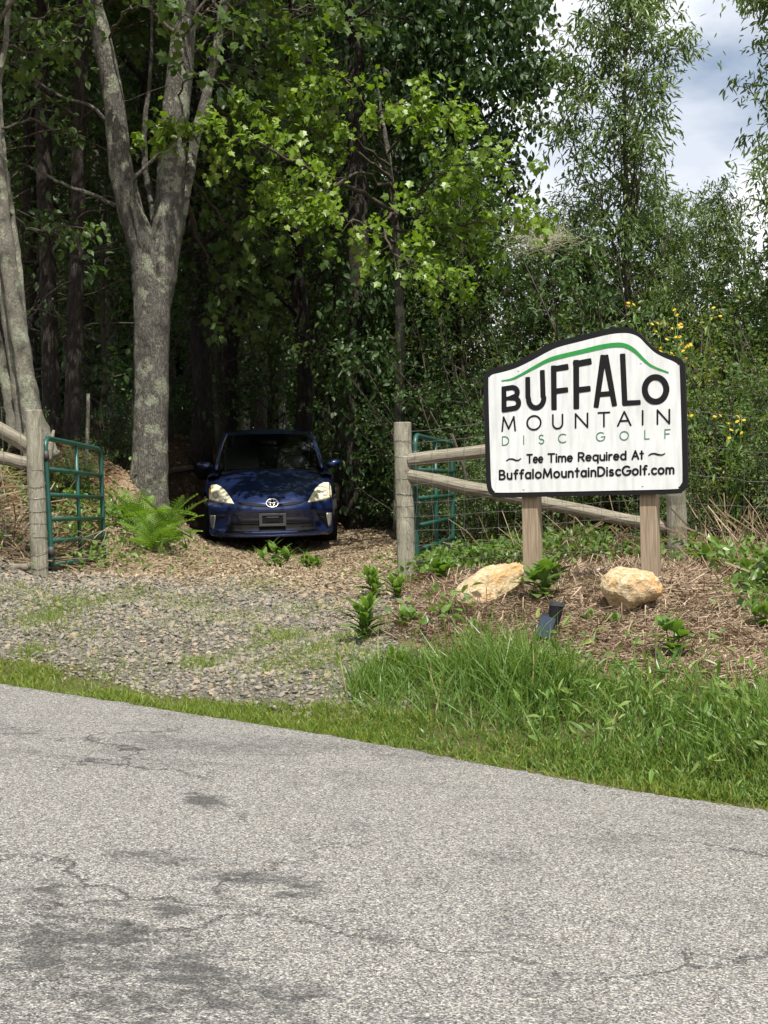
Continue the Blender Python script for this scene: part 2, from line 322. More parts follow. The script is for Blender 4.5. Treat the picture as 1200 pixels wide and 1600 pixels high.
def tube(path, radii, n=8, cap=True, rng=None, wob=0.0):
    p = np.asarray(path, float); k = len(p); radii = np.broadcast_to(np.asarray(radii, float), (k,))
    t = np.gradient(p, axis=0); t /= np.linalg.norm(t, axis=1)[:, None] + 1e-9
    a = np.array([1.0, 0, 0]) if abs(t[0][0]) < 0.8 else np.array([0, 1.0, 0])
    u = a - t[0] * a.dot(t[0]); u /= np.linalg.norm(u); V = []
    ang = np.arange(n) * 2 * np.pi / n; lob = 1 + (wob * rng.normal(0, 1, n) if rng is not None and wob else np.zeros(n))
    for i in range(k):
        u = u - t[i] * u.dot(t[i]); u /= np.linalg.norm(u) + 1e-9; w = np.cross(t[i], u)
        rr = radii[i] * lob * (1 + (wob * 0.22 * rng.normal(0, 1, n) if rng is not None and wob else 0))
        V.append(p[i] + np.outer(np.cos(ang) * rr, u) + np.outer(np.sin(ang) * rr, w))
    V = np.concatenate(V); i = np.arange(k - 1)[:, None] * n; j = np.arange(n)[None, :]; j2 = (j + 1) % n
    q = np.stack([i + j, i + j2, i + n + j2, i + n + j], -1).reshape(-1, 4); F = [q]
    if cap: F += [np.arange(n)[::-1][None, :], (np.arange(n) + (k - 1) * n)[None, :]]
    return V, F
def box(c, s, rot=None):
    v = np.array([[x, y, z] for x in (-.5, .5) for y in (-.5, .5) for z in (-.5, .5)]) * np.asarray(s)
    if rot is not None: v = v @ np.array(rot).T
    f = np.array([[0, 1, 3, 2], [4, 6, 7, 5], [0, 4, 5, 1], [2, 3, 7, 6], [0, 2, 6, 4], [1, 5, 7, 3]])
    return v + np.asarray(c), [f]
def smooth_path(pts, n):
    p = np.asarray([tuple(q) for q in pts], float); k = len(p)
    s = np.linspace(0, k - 1, n); outp = []
    pe = np.vstack([2 * p[0] - p[1], p, 2 * p[-1] - p[-2]])
    for x in s:
        i = min(int(x), k - 2); f = x - i; a, b, c, d = pe[i:i + 4]
        outp.append(0.5 * ((2 * b) + (c - a) * f + (2 * a - 5 * b + 4 * c - d) * f * f + (-a + 3 * b - 3 * c + d) * f ** 3))
    return np.array(outp)
def norm(a): return a / (np.linalg.norm(a, axis=-1, keepdims=True) + 1e-9)
def scatter(mb, rng, pos, axis, nrm, size, tmpl, rnd=None, wid=None):
    """many leaf-like pieces: tmpl = (verts k x 3 [side, along, up], list of face arrays)"""
    pos = np.asarray(pos, float); n = len(pos)
    if n == 0: return
    y = norm(np.asarray(axis, float)); z = np.asarray(nrm, float); z = norm(z - y * (z * y).sum(1)[:, None]); x = np.cross(y, z)
    tv, tf = tmpl; size = np.broadcast_to(np.asarray(size, float), (n,)); wid = np.ones(n) if wid is None else np.broadcast_to(wid, (n,))
    V = (pos[:, None, :] + size[:, None, None] * (tv[None, :, 0:1] * wid[:, None, None] * x[:, None, :] + tv[None, :, 1:2] * y[:, None, :] + tv[None, :, 2:3] * z[:, None, :])).reshape(-1, 3)
    r = rng.random(n) if rnd is None else np.asarray(rnd); k = len(tv); base = mb.nv
    off = (np.arange(n) * k)[:, None, None]; mb.v.append(V.astype(np.float32)); mb.nv += len(V)
    for f in tf:
        f = np.asarray(f); mb.f.append((f[None] + off).reshape(-1, f.shape[1]) + base); mb.rnd.append(np.repeat(r, len(f)).astype(np.float32))
# leaf templates: x side, y along (0..1), z up
T_RHOMB = (np.array([[0, 0, 0], [.30, .45, .07], [0, 1, -.10], [-.30, .45, .07]]), [np.array([[0, 1, 2], [0, 2, 3]])])
T_OVAL = (np.array([[0, 0, 0], [.24, .25, .05], [.27, .58, .05], [0, 1, -.12], [-.27, .58, .05], [-.24, .25, .05], [0, .5, -.02]]), [np.array([[0, 1, 6, 5], [1, 2, 3, 6], [6, 3, 4, 5]])])
T_LANCE = (np.array([[0, 0, 0], [.13, .35, .03], [.09, .7, -.02], [0, 1, -.12], [-.09, .7, -.02], [-.13, .35, .03]]), [np.array([[0, 1, 2, 3], [0, 3, 4, 5]])])
_mp = [(0, 0), (.20, .04), (.44, .14), (.37, .34), (.58, .60), (.36, .62), (.19, .78), (0, 1.08)]
_mv = [(x, y, .10 * abs(x) - .12 * y * y) for x, y in _mp] + [(-x, y, .10 * abs(x) - .12 * y * y) for x, y in _mp[1:-1]] + [(0, .4, -.03)]
T_MAPLE = (np.array(_mv), [np.array([[14, 0, 1], [14, 1, 2], [14, 2, 3], [14, 3, 4], [14, 4, 5], [14, 5, 6], [14, 6, 7], [14, 8, 0], [14, 9, 8], [14, 10, 9], [14, 11, 10], [14, 12, 11], [14, 13, 12], [14, 7, 13]])])
T_BLADE = (np.array([[-.5, 0, 0], [.5, 0, 0], [-.42, .4, .03], [.42, .4, .03], [-.26, .75, .14], [.26, .75, .14], [0, 1, .34]]), [np.array([[0, 1, 3, 2], [2, 3, 5, 4]]), np.array([[4, 5, 6]])])
T_CHIP = (np.array([[-.5, 0, 0], [.5, 0, .02], [.45, 1, 0], [-.5, .95, .03]]), [np.array([[0, 1, 2, 3]])])
def _ico(seed):
    g = (1 + 5 ** .5) / 2; v = np.array([[-1, g, 0], [1, g, 0], [-1, -g, 0], [1, -g, 0], [0, -1, g], [0, 1, g], [0, -1, -g], [0, 1, -g], [g, 0, -1], [g, 0, 1], [-g, 0, -1], [-g, 0, 1]]) / (2 * math.sqrt(1 + g * g))
    f = np.array([[0, 11, 5], [0, 5, 1], [0, 1, 7], [0, 7, 10], [0, 10, 11], [1, 5, 9], [5, 11, 4], [11, 10, 2], [10, 7, 6], [7, 1, 8], [3, 9, 4], [3, 4, 2], [3, 2, 6], [3, 6, 8], [3, 8, 9], [4, 9, 5], [2, 4, 11], [6, 2, 10], [8, 6, 7], [9, 8, 1]])
    r = np.random.default_rng(seed); return (v * (1 + r.normal(0, .18, (12, 1))) * np.array([.85, 1.15, .6]), [f])
def _octa(seed):
    r = np.random.default_rng(seed); v = np.array([[.5, 0, 0], [-.5, 0, 0], [0, .5, 0], [0, -.5, 0], [0, 0, .5], [0, 0, -.5]]) * (1 + r.normal(0, .2, (6, 1))) + r.normal(0, .07, (6, 3))
    return (v * np.array([1.0, 1.25, .75]), [np.array([[0, 2, 4], [2, 1, 4], [1, 3, 4], [3, 0, 4], [2, 0, 5], [1, 2, 5], [3, 1, 5], [0, 3, 5]])])
STONES = [_ico(s) for s in range(5)]; GRITS = [_octa(s) for s in range(5)]

# ------------------------------------------------------------------ terrain
RGX, RGY, RZ0 = -0.0704, 0.0221, -0.767
def road_z(x, y): return RZ0 + RGX * x + RGY * y
_rn = Vector((-RGX, -RGY, 1)).normalized(); _rp = Vector((0, 0, RZ0))
edge = [on_plane(px, py, _rp, _rn) for px, py in ((-60, 1058), (0, 1067), (200, 1095), (400, 1128), (540, 1152), (660, 1173), (830, 1203), (1000, 1233), (1200, 1264), (1260, 1273))]
_e0, _e1 = edge[0], edge[-1]; _ed = (_e1 - _e0).normalized(); EDIR = _ed
edge = [_e0 - _ed * k for k in (120, 60, 25, 8)] + edge + [_e1 + _ed * k for k in (8, 25, 60, 120)]
EX = np.array([p.x for p in edge]); EY = np.array([p.y for p in edge])
_cosE = abs(_ed.x) / math.hypot(_ed.x, _ed.y)
def s_of(x, y): return (np.asarray(y) - np.interp(x, EX, EY)) * _cosE          # metres in from the road edge
ctl = []
for px, py, d in ((62, 897, 11.65), (635, 905, 12.1), (340, 850, 18.4), (520, 847, 18.4), (430, 838, 19.6), (380, 905, 12.4), (200, 905, 11.8), (480, 905, 12.1),
                  (300, 975, 9.75), (100, 965, 9.9), (500, 985, 9.6), (560, 940, 10.6),
                  (828, 925, 9.16), (1012, 913, 8.84), (750, 950, 8.95), (985, 958, 8.5), (850, 1000, 8.0), (1050, 1025, 7.75), (640, 975, 9.0), (640, 1040, 8.0), (1180, 960, 8.6), (1190, 1050, 7.4),
                  (1055, 885, 11.6), (850, 890, 11.8), (1200, 880, 11.0), (20, 872, 12.0), (0, 765, 13.0), (-60, 840, 11.6), (235, 768, 15.5), (180, 832, 14.0), (262, 842, 15.0), (163, 877, 13.6), (120, 886, 12.7), (90, 892, 12.0), (195, 878, 13.2), (318, 856, 16.2), (290, 866, 14.5), (215, 872, 13.4), (325, 846, 18.9), (310, 842, 20.5), (300, 735, 21), (60, 690, 16.5), (-80, 660, 15),
                  (600, 795, 24), (280, 722, 28), (720, 835, 16), (900, 800, 18), (1200, 845, 13.5), (620, 815, 20), (450, 790, 24)):
    q = P(px, py, d); ctl.append((q.x, q.y, q.z))
for p in edge[3:15]: ctl.append((p.x, p.y, road_z(p.x, p.y) - 0.02)); 
for p in edge[4:14]:
    q = p - Vector((_ed.y, -_ed.x, 0)).normalized() * 0.0
for x, y, z in ((-14, 14, 2.0), (-10, 24, 2.6), (-3, 36, 2.2), (8, 36, 1.6), (9, 20, 0.7), (10, 12, 0.2), (20, 20, 0.8), (-24, 24, 3.2), (-20, 40, 3.6), (0, 50, 2.8), (24, 44, 1.8), (8, 6, -0.55), (-9, 12.3, 0.5), (-9, 15, 1.4)):
    ctl.append((x, y, z))
ctl = np.array(ctl)
def _U(r2): return np.where(r2 > 1e-9, r2 * np.log(r2 + 1e-12), 0)
_n = len(ctl); _d2 = ((ctl[:, None, :2] - ctl[None, :, :2]) ** 2).sum(-1)
_A = np.zeros((_n + 3, _n + 3)); _A[:_n, :_n] = _U(_d2) + np.eye(_n) * 0.02; _A[:_n, _n] = 1; _A[:_n, _n + 1:] = ctl[:, :2]; _A[_n, :_n] = 1; _A[_n + 1:, :_n] = ctl[:, :2].T
_w = np.linalg.solve(_A, np.concatenate([ctl[:, 2], np.zeros(3)]))
def gz0(x, y):
    x = np.asarray(x, float); y = np.asarray(y, float); sh = x.shape; xf = x.ravel(); yf = y.ravel()
    xc = np.clip(xf, -24, 24); yc = np.clip(yf, 2, 50); o = np.empty(len(xf))
    for i in range(0, len(xf), 20000):
        a = xc[i:i + 20000]; b = yc[i:i + 20000]
        o[i:i + 20000] = _U((a[:, None] - ctl[None, :, 0]) ** 2 + (b[:, None] - ctl[None, :, 1]) ** 2) @ _w[:_n] + _w[_n] + _w[_n + 1] * a + _w[_n + 2] * b
    return o.reshape(sh)
def vnoise(x, y, seed=0):
    r = np.random.default_rng(seed); s = np.zeros_like(np.asarray(x, float))
    for k in range(8):
        a = r.random() * 6.28; f = r.uniform(0.6, 1.6); s = s + np.sin((np.cos(a) * x + np.sin(a) * y) * f + r.random() * 6.28)
    return s / 8 ** .5 / 0.9
def gz(x, y):
    x = np.asarray(x, float); y = np.asarray(y, float); s = s_of(x, y); z = gz0(x, y)
    land = z + 0.02 * vnoise(x * 3, y * 3, 1) + 0.012 * vnoise(x * 9, y * 9, 2)
    rz = np.maximum(-12, RZ0 + RGX * np.clip(x, -40, 40) + RGY * np.clip(y, -40, 60)) - 0.03
    k = np.clip(s / 0.35, 0, 1); k = k * k * (3 - 2 * k)
    return rz * (1 - k) + land * k
def gzf(x, y): return float(gz(np.array([x]), np.array([y]))[0])
def sm(a, b, x): k = np.clip((x - a) / (b - a), 0, 1); return k * k * (3 - 2 * k)
def bed_edge(y): return 0.36 + 0.0 * y                                    # x where the drive meets the sign bed
def zones(x, y):
    """how much gravel, wood chip, woodland litter and turf lies at a place"""
    s = s_of(x, y); n = 0.25 * vnoise(x * 1.3, y * 1.3, 5)
    drive = sm(0.45, -0.25, x - 0.12 + 0.15 * (11.5 - y) * 0.3 + n * .6) * sm(-4.1, -3.3, x + n)
    back = sm(10.2, 11.6, y + 0.45 * x + n * 1.5)
    gravel = drive * sm(0.15, 0.4, s + n * .2) * (1 - back)
    chips = drive * back * sm(20.5, 18.5, y) * sm(-3.0 - .1 * (y - 11), -2.2 - 0.06 * (y - 11), x + n * .4) * sm(0.9, 0.2, x + n)
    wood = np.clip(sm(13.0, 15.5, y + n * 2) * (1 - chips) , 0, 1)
    turf = sm(0.42, 0.2, s + n * .3) * sm(-0.4, 0, s)
    turf = np.maximum(turf, sm(1.35, 1.0, s + n * .5) * sm(-0.22, 0.15, x + n * .5) * sm(-.4, 0, s))
    return gravel, chips, wood, turf
def axis_coords(lo, hi, a, b, fine, grow=1.22):
    c = list(np.arange(a, b, fine)); st = fine
    while c[-1] < hi: st *= grow; c.append(c[-1] + st)
    st = fine; left = [a]
    while left[-1] > lo: st *= grow; left.append(left[-1] - st)
    return np.array(left[:0:-1] + c)
gx = axis_coords(-700, 700, -4.6, 4.2, 0.06); gy = axis_coords(-500, 900, 5.5, 20, 0.065)
XX, YY = np.meshgrid(gx, gy); ZZ = gz(XX, YY)
nx, ny = len(gx), len(gy); ii = np.arange(ny - 1)[:, None] * nx + np.arange(nx - 1)[None, :]
mb = MB(); mb.add(np.stack([XX, YY, ZZ], -1).reshape(-1, 3), np.stack([ii, ii + 1, ii + nx + 1, ii + nx], -1).reshape(-1, 4))
ground = mb.build('ground', 'ground', smooth=True)
for nm, vals in zip(('gravel', 'chips', 'wood', 'turf'), zones(XX, YY)):
    a = ground.data.attributes.new(nm, 'FLOAT', 'POINT'); a.data.foreach_set('value', vals.ravel().astype(np.float32))
tag(ground, 'sloping ground of gravel, mulch and leaf litter', 'ground', kind='structure')
# road: an asphalt slab whose ragged edge runs under the verge
rng = np.random.default_rng(11)
tt = np.unique(np.concatenate([np.linspace(-110, -12, 40), np.linspace(-12, 12, 700), np.linspace(12, 110, 40)]))
ex = _e0.x + 4.0 * 0 + tt * _ed.x + 2.0; ey = np.interp(ex, EX, EY)
jit = 0.024 * rng.normal(0, 1, len(tt)) + 0.010 * np.sin(tt * 2.3) * np.sin(tt * 0.71)
nrmE = np.array([-_ed.y, _ed.x]); nrmE = nrmE / np.linalg.norm(nrmE); nrmE = nrmE if nrmE[1] > 0 else -nrmE
offs = np.concatenate([[0.0, -0.05, -0.15], -np.linspace(0.3, 7.2, 70)]); rows = []
for k, o_ in enumerate(offs):
    x = ex + nrmE[0] * (o_ + (jit if k == 0 else 0)); y = ey + nrmE[1] * (o_ + (jit if k == 0 else 0))
    rows.append(np.stack([x, y, road_z(x, y) + 0.005 * vnoise(x * 2, y * 2, 9) - (0.012 if k == 0 else 0)], -1))
low = rows[0].copy(); low[:, 2] -= 0.06
V = np.concatenate([low] + rows); k = len(tt); nr = len(rows) + 1
ii = np.arange(nr - 1)[:, None] * k + np.arange(k - 1)[None, :]
mb = MB(); mb.add(V, np.stack([ii, ii + k, ii + k + 1, ii + 1], -1).reshape(-1, 4))
road = mb.build('road', 'asphalt', smooth=True); tag(road, 'worn grey asphalt road with cracks and dark patches', 'road', kind='structure')
WORN = [(320, 1250, .13, .07, 1), (395, 1372, .28, .04, 1), (250, 1338, .30, .05, .8), (275, 1418, .13, .05, 1), (80, 1390, .09, .05, 1), (470, 1392, .14, .04, .9), (90, 1470, .6, .12, .9), (300, 1545, .6, .14, .85), (60, 1430, .4, .08, .7), (200, 1500, .6, .10, .8), (430, 1580, .5, .1, .7), (560, 1440, .2, .06, .6), (650, 1440, .2, .05, .6), (770, 1455, .25, .05, .7), (850, 1480, .25, .06, .6), (960, 1380, .16, .05, .6), (830, 1550, .2, .06, .5), (1150, 1390, .14, .04, .5), (620, 1585, .3, .06, .6), (20, 1140, .35, .06, .8), (150, 1195, .3, .05, .6)]
wv = np.zeros(len(V))
for px, py, a, b_, s_ in WORN:
    q = on_plane(px, py, _rp, _rn); wv = np.maximum(wv, s_ * np.exp(-((V[:, 0] - q.x + .25 * (V[:, 1] - q.y)) / a) ** 2 - ((V[:, 1] - q.y) / (b_ * 3.8)) ** 2))
a = road.data.attributes.new('worn', 'FLOAT', 'POINT'); a.data.foreach_set('value', wv.astype(np.float32))
#@@PART2
# ------------------------------------------------------------------ sign
SG = P(915, 660, 9.0); SYAW = R(23)
SU = Vector((math.cos(SYAW), -math.sin(SYAW), 0)); SN = Vector((-math.sin(SYAW), -math.cos(SYAW), 0))    # right side nearer; normal to the viewer
def sgn(zx, zy):
    """a point of the sign's face (crop units) as (u, v) metres in the sign's own plane"""
    q = on_plane(740 + zx * 0.3, 500 + zy * 0.3, SG, SN) - SG
    return q.dot(SU), q.z
sign = thing('sign_board', 'white roadside sign with arched top, black border and black lettering on two wooden posts', 'sign', (SG.x, SG.y, gzf(SG.x, SG.y)), -SYAW)
_zb = sign.location.z
def poly_plate(name, pts, y0, y1, mat, parent):
    bm = bmesh.new(); a = [bm.verts.new((u, y0, v + SG.z - _zb)) for u, v in pts]
    f = bm.faces.new(a); r = bmesh.ops.extrude_face_region(bm, geom=[f])
    for q in r['geom']:
        if isinstance(q, bmesh.types.BMVert): q.co.y = y1
    bmesh.ops.recalc_face_normals(bm, faces=bm.faces); me = bpy.data.meshes.new(name); bm.to_mesh(me); bm.free(); me.materials.append(M[mat]); return link(name, me, parent)
def loop_pts(anchor, n=260):
    p = smooth_path([sgn(*a) + (0,) for a in anchor] , n); return [(q[0], q[1]) for q in p]
OUT = [(66, 840), (74, 885), (98, 915), (140, 925), (400, 920), (700, 913), (1040, 905), (1085, 893), (1108, 868), (1115, 830), (1111, 600), (1102, 260), (1096, 225), (1068, 196), (1010, 178), (965, 160), (930, 136), (890, 95), (855, 62), (820, 43), (775, 37), (700, 45), (560, 80), (440, 108), (370, 137), (290, 182), (210, 222), (140, 243), (88, 256), (62, 275), (52, 310), (58, 560), (66, 840)]
INN = [(92, 835), (97, 872), (112, 893), (140, 899), (400, 895), (700, 889), (1035, 881), (1066, 872), (1083, 852), (1088, 820), (1084, 600), (1074, 270), (1066, 236), (1040, 216), (990, 195), (945, 170), (905, 134), (865, 93), (825, 74), (778, 69), (700, 78), (560, 112), (445, 142), (385, 168), (300, 214), (220, 252), (145, 274), (103, 284), (85, 298), (79, 325), (84, 560), (92, 835)]
panel = poly_plate('panel', loop_pts(OUT)[:-1], -0.004, 0.030, 'black', sign)
face = poly_plate('face', loop_pts(INN)[:-1], -0.007, 0.0, 'sign_white', panel)
def strokes_obj(name, strokes, width, mat, parent, lift=0.0090, sq=1.0):
    """rounded pen strokes; each stroke piece sits a hair above the one before it"""
    mb = MB(); k = 0
    for st in strokes:
        pts = [sgn(*p[:2]) for p in st]; ws = [(p[2] if len(p) > 2 else width) * 0.3 / F_PX * 9.0 / 1.0 * 0.5 for p in st]
        for i in range(len(pts) - 1):
            a = np.array(pts[i]); b = np.array(pts[i + 1]); d = b - a; l = np.linalg.norm(d)
            if l < 1e-6: continue
            an = math.atan2(d[1], d[0]); ra, rb = ws[i], ws[i + 1]
            V = []; ca, sa = math.cos(an), math.sin(an)
            for c_, r_, ts, last in ((b, rb, np.linspace(-math.pi / 2, math.pi / 2, 11), i == len(pts) - 2), (a, ra, np.linspace(math.pi / 2, 3 * math.pi / 2, 11), i == 0)):
                e = sq if last else 1.0                      # e < 1: squarer stroke ends
                for t in ts:
                    lx = r_ * math.copysign(abs(math.cos(t)) ** e, math.cos(t)); ly = r_ * math.copysign(abs(math.sin(t)) ** e, math.sin(t))
                    V.append((c_[0] + lx * ca - ly * sa, -lift - 0.00016 * (k % 7), c_[1] + lx * sa + ly * ca + SG.z - _zb))
            mb.add(V, np.arange(22)[None, :]); k += 1
    return mb.build(name, mat, parent)
def arc(cx, cy, rx, ry, a0, a1, n=14):
    return [(cx + rx * math.cos(R(a)), cy + ry * math.sin(R(a))) for a in np.linspace(a0, a1, n)]
# big word, measured stroke by stroke
def ell(cx, cy, rx, ry, a0, a1, n=20, tilt=0.0): return [(cx + rx * math.cos(R(a)), cy - ry * math.sin(R(a)) + tilt * rx * math.cos(R(a))) for a in np.linspace(a0, a1, n)]
big = [[(161, 466, 29), (160, 362, 27)], [(160, 358, 26), (205, 352, 28)] + ell(208, 377, 22, 24, 90, -80, 8)[1:] + [(185, 408, 20), (162, 412, 20)], [(190, 408, 22)] + ell(212, 433, 25, 27, 75, -90, 9) + [(164, 468, 27)],
       [(284, 310, 27), (285, 400, 28)] + ell(328, 408, 40, 50, 180, 360, 14, -.05) + [(364, 398, 28), (360, 274, 27)],
       [(421, 455, 30), (419, 252, 30)], [(420, 256, 30), (481, 246, 32)], [(425, 372, 30), (481, 365, 28)],
       [(537, 450, 31), (536, 224, 32)], [(536, 230, 34), (600, 218, 34)], [(540, 366, 32), (597, 359, 30)],
       [(641, 444, 28), (676, 198, 32)], [(734, 436, 28), (690, 198, 32)], [(662, 388, 27), (712, 384, 27)],
       [(778, 190, 29), (789, 430, 29)], [(792, 434, 28), (859, 430, 26)],
       [(x, y, 31) for x, y in ell(949, 362, 56, 64, 0, 360, 30)]]
for a_, b_ in ((0, 3), (3, 4), (4, 7), (7, 10), (10, 13), (13, 15), (15, 16)): strokes_obj('letter', big[a_:b_], 28, 'print_black', face, sq=0.35)
green = [(150, 317, 7), (195, 310, 10), (240, 291, 13), (310, 252, 16), (380, 215, 20), (440, 194, 22), (560, 166, 23), (660, 142, 24), (730, 131, 24), (775, 131, 23), (815, 144, 21), (850, 170, 18), (885, 205, 15), (920, 235, 12), (965, 256, 10), (1014, 274, 8)]
gp = smooth_path([(a, b, c) for a, b, c in green], 60); strokes_obj('green_arch', [[tuple(q) for q in gp]], 20, 'print_green', face)
A_ = arc
G = {
 'M': (.95, [[(0, 0), (.1, 1), (.475, .15), (.85, 1), (.95, 0)]]), 'O': (1.0, [A_(.5, .5, .5, .5, 0, 360, 26)]), 'U': (.75, [[(0, 1)] + A_(.375, .375, .375, .375, 180, 360, 14) + [(.75, 1)]]),
 'N': (.85, [[(0, 0), (0, 1), (.85, 0), (.85, 1)]]), 'T': (.75, [[(0, 1), (.75, 1)], [(.375, 1), (.375, 0)]]), 'A': (.9, [[(0, 0), (.45, 1), (.9, 0)], [(.17, .34), (.73, .34)]]), 'I': (0.02, [[(0, 0), (0, 1)]]),
 'D': (.75, [[(0, 0), (0, 1), (.25, 1)] + A_(.25, .5, .5, .5, 90, -90, 16) + [(0, 0)]]), 'S': (.6, [A_(.3, .74, .27, .26, 40, 250, 12) + A_(.3, .25, .3, .26, 80, -150, 12)]),
 'C': (.8, [A_(.48, .5, .48, .5, 50, 310, 20)]), 'G': (.9, [A_(.48, .5, .48, .5, 50, 360, 22) + [(.55, .47)]]), 'L': (.5, [[(0, 1), (0, 0), (.5, 0)]]), 'F': (.6, [[(0, 0), (0, 1), (.6, 1)], [(0, .5), (.5, .5)]]),
 'R': (.62, [[(0, 0), (0, 1), (.32, 1)] + A_(.32, .74, .28, .26, 90, -90, 10) + [(0, .48)], [(.3, .48), (.62, 0)]]), 'B': (.62, [[(0, 0), (0, 1), (.3, 1)] + A_(.3, .76, .24, .24, 90, -90, 9) + [(0, .52)], [(.3, .52)] + A_(.32, .26, .3, .26, 90, -90, 10) + [(0, 0)]]),
 'e': (.56, [[(.02, .34), (.55, .34)] + A_(.28, .33, .28, .33, 0, 310, 18)]), 'i': (.02, [[(0, 0), (0, .64)], [(0, .9), (0, .91)]]), 'm': (.86, [[(0, 0), (0, .64)], A_(.215, .43, .215, .22, 180, 0, 9) + [(.43, 0)], A_(.645, .43, .215, .22, 180, 0, 9) + [(.86, 0)]]),
 'n': (.5, [[(0, 0), (0, .64)], A_(.25, .4, .25, .25, 180, 0, 10) + [(.5, 0)]]), 'r': (.3, [[(0, 0), (0, .64)], A_(.26, .36, .26, .29, 180, 75, 8)]), 'u': (.5, [[(0, .64)] + A_(.25, .25, .25, .25, 180, 360, 10) + [(.5, .64)], [(.5, .3), (.5, 0)]]),
 'q': (.56, [A_(.28, .33, .28, .33, 0, 360, 20), [(.56, .64), (.56, -.3)]]), 'd': (.56, [A_(.28, .33, .28, .33, 0, 360, 20), [(.56, 1), (.56, 0)]]), 'a': (.56, [A_(.28, .33, .28, .33, 0, 360, 20), [(.56, .64), (.56, 0)]]), 'o': (.62, [A_(.31, .33, .31, .33, 0, 360, 20)]),
 't': (.4, [[(.2, .95), (.2, 0)], [(0, .66), (.4, .66)]]), 'f': (.38, [A_(.33, .78, .17, .22, 60, 180, 8) + [(.16, 0)], [(0, .62), (.36, .62)]]), 'l': (.02, [[(0, 0), (0, 1)]]), 's': (.42, [A_(.21, .49, .19, .165, 40, 260, 10) + A_(.21, .165, .21, .165, 80, -145, 10)]), 'c': (.5, [A_(.33, .33, .31, .33, 50, 310, 16)]), '.': (.02, [[(0, .02), (0, .03)]])}
def row(name, items, y0, slope, cap, width, mat, xref=150):
    for ch, xa, xb in items:
        w, gs = G[ch]; st = []
        for g in gs:
            st.append([(xa + (xb - xa) * (gx_ / max(w, .1) if w > .05 else 0), y0 + slope * (xa + (xb - xa) * (gx_ / max(w, .1) if w > .05 else 0) - xref) - cap * gy_) for gx_, gy_ in g])
        strokes_obj(name, st, width, mat, face)
def word(txt, xa, xb, cap, gap=.26):
    tot = sum(G[c][0] for c in txt) + gap * (len(txt) - 1); k = (xb - xa) / tot; x = xa; o = []
    for c in txt: o.append((c, x, x + G[c][0] * k)); x += (G[c][0] + gap) * k
    return o
row('letter', [('M', 151, 219), ('O', 281, 352), ('U', 415, 465), ('N', 533, 595), ('T', 652, 709), ('A', 753, 820), ('I', 882, 884), ('N', 959, 1021)], 579, -.0456, 72, 9.5, 'print_black')
row('letter', [('D', 152, 185), ('I', 263, 264), ('S', 342, 368), ('C', 444, 482), ('G', 642, 683), ('O', 764, 808), ('L', 893, 916), ('F', 998, 1025)], 652, -.043, 44, 5.2, 'print_teal')
row('letter', word('Tee', 281, 361, 44) + word('Time', 391, 515, 44) + word('Required', 549, 794, 44) + word('At', 828, 884, 44), 744 + .035 * 130, -.035, 42, 9.6, 'print_black')
row('letter', word('BuffaloMountainDiscGolf.com', 138, 1043, 48, .30), 830, -.034, 45, 10.4, 'print_black', 133)
strokes_obj('flourish', [[(173, 733, 6), (188, 724, 8), (205, 724, 9), (222, 731, 9), (236, 731, 7), (248, 722, 5)]], 8, 'print_black', face)
strokes_obj('flourish', [[(914, 706, 6), (928, 697, 8), (945, 696, 9), (965, 702, 9), (984, 703, 7), (998, 695, 5)]], 8, 'print_black', face)
for zx, zy in ((263, 880), (882, 863), (236, 262), (873, 223)):
    u, v = sgn(zx, zy); bm = bmesh.new(); bmesh.ops.create_uvsphere(bm, u_segments=12, v_segments=6, radius=0.0085, matrix=Matrix.Translation((u, -0.007, v + SG.z - _zb)) @ Matrix.Diagonal((1, .45, 1, 1)))
    me = bpy.data.meshes.new('screw'); bm.to_mesh(me); bm.free(); me.materials.append(M['screw']); link('screw', me, panel)
def bevel_box(name, c, s, mat, parent, bev=0.006, seg=2, rz=0.0):
    bm = bmesh.new(); bmesh.ops.create_cube(bm, size=1.0)
    for q in bm.verts: q.co = Vector((q.co.x * s[0], q.co.y * s[1], q.co.z * s[2]))
    bmesh.ops.bevel(bm, geom=list(bm.edges), offset=bev, segments=seg, affect='EDGES', profile=0.6)
    me = bpy.data.meshes.new(name); bm.to_mesh(me); bm.free(); me.materials.append(M[mat] if isinstance(mat, str) else mat)
    o = link(name, me, parent); o.location = c; o.rotation_euler.z = rz; return o
for zx0, lab in (((228 + 338) / 2, 'left'), ((845 + 958) / 2, 'right')):
    u, v = sgn(zx0, 940)
    bevel_box('post', (u, 0.084, 0.42), (0.106, 0.106, 1.42), 'sign_wood', sign, 0.006)

# ------------------------------------------------------------------ fences
def log_obj(name, a, b, ra, rb, mat, parent, seed, n=14, k=12, base=None):
    """a round timber along its own axis (local x = length for rails, z for posts)"""
    r = np.random.default_rng(seed); a = Vector(a); b = Vector(b); l = (b - a).length
    vert = abs((b - a).normalized().z) > 0.8
    t = np.linspace(0, l, k); path = np.zeros((k, 3)); path[:, 2 if vert else 0] = t
    path[:, 0 if vert else 1] += 0.006 * np.sin(t * 2.1 + seed); 
    path[1:-1] += r.normal(0, 0.0025, (k - 2, 3))
    rad = np.linspace(ra, rb, k) * (1 + r.normal(0, .012, k)); path2 = np.vstack([path[0], path, path[-1]]); path2[0, 2 if vert else 0] -= .004; path2[-1, 2 if vert else 0] += .006
    rad2 = np.concatenate([[rad[0] * .9], rad, [rad[-1] * .88]])
    V, F = tube(path2, rad2, n, True, r, 0.02); m = MB(); m.add(V, F); o = m.build(name, mat, parent, smooth=False)
    o.location = a - (base if base is not None else Vector((0, 0, 0)))
    o.rotation_euler = (b - a).to_track_quat('Z' if vert else 'X', 'Y' if vert else 'Z').to_euler(); return o
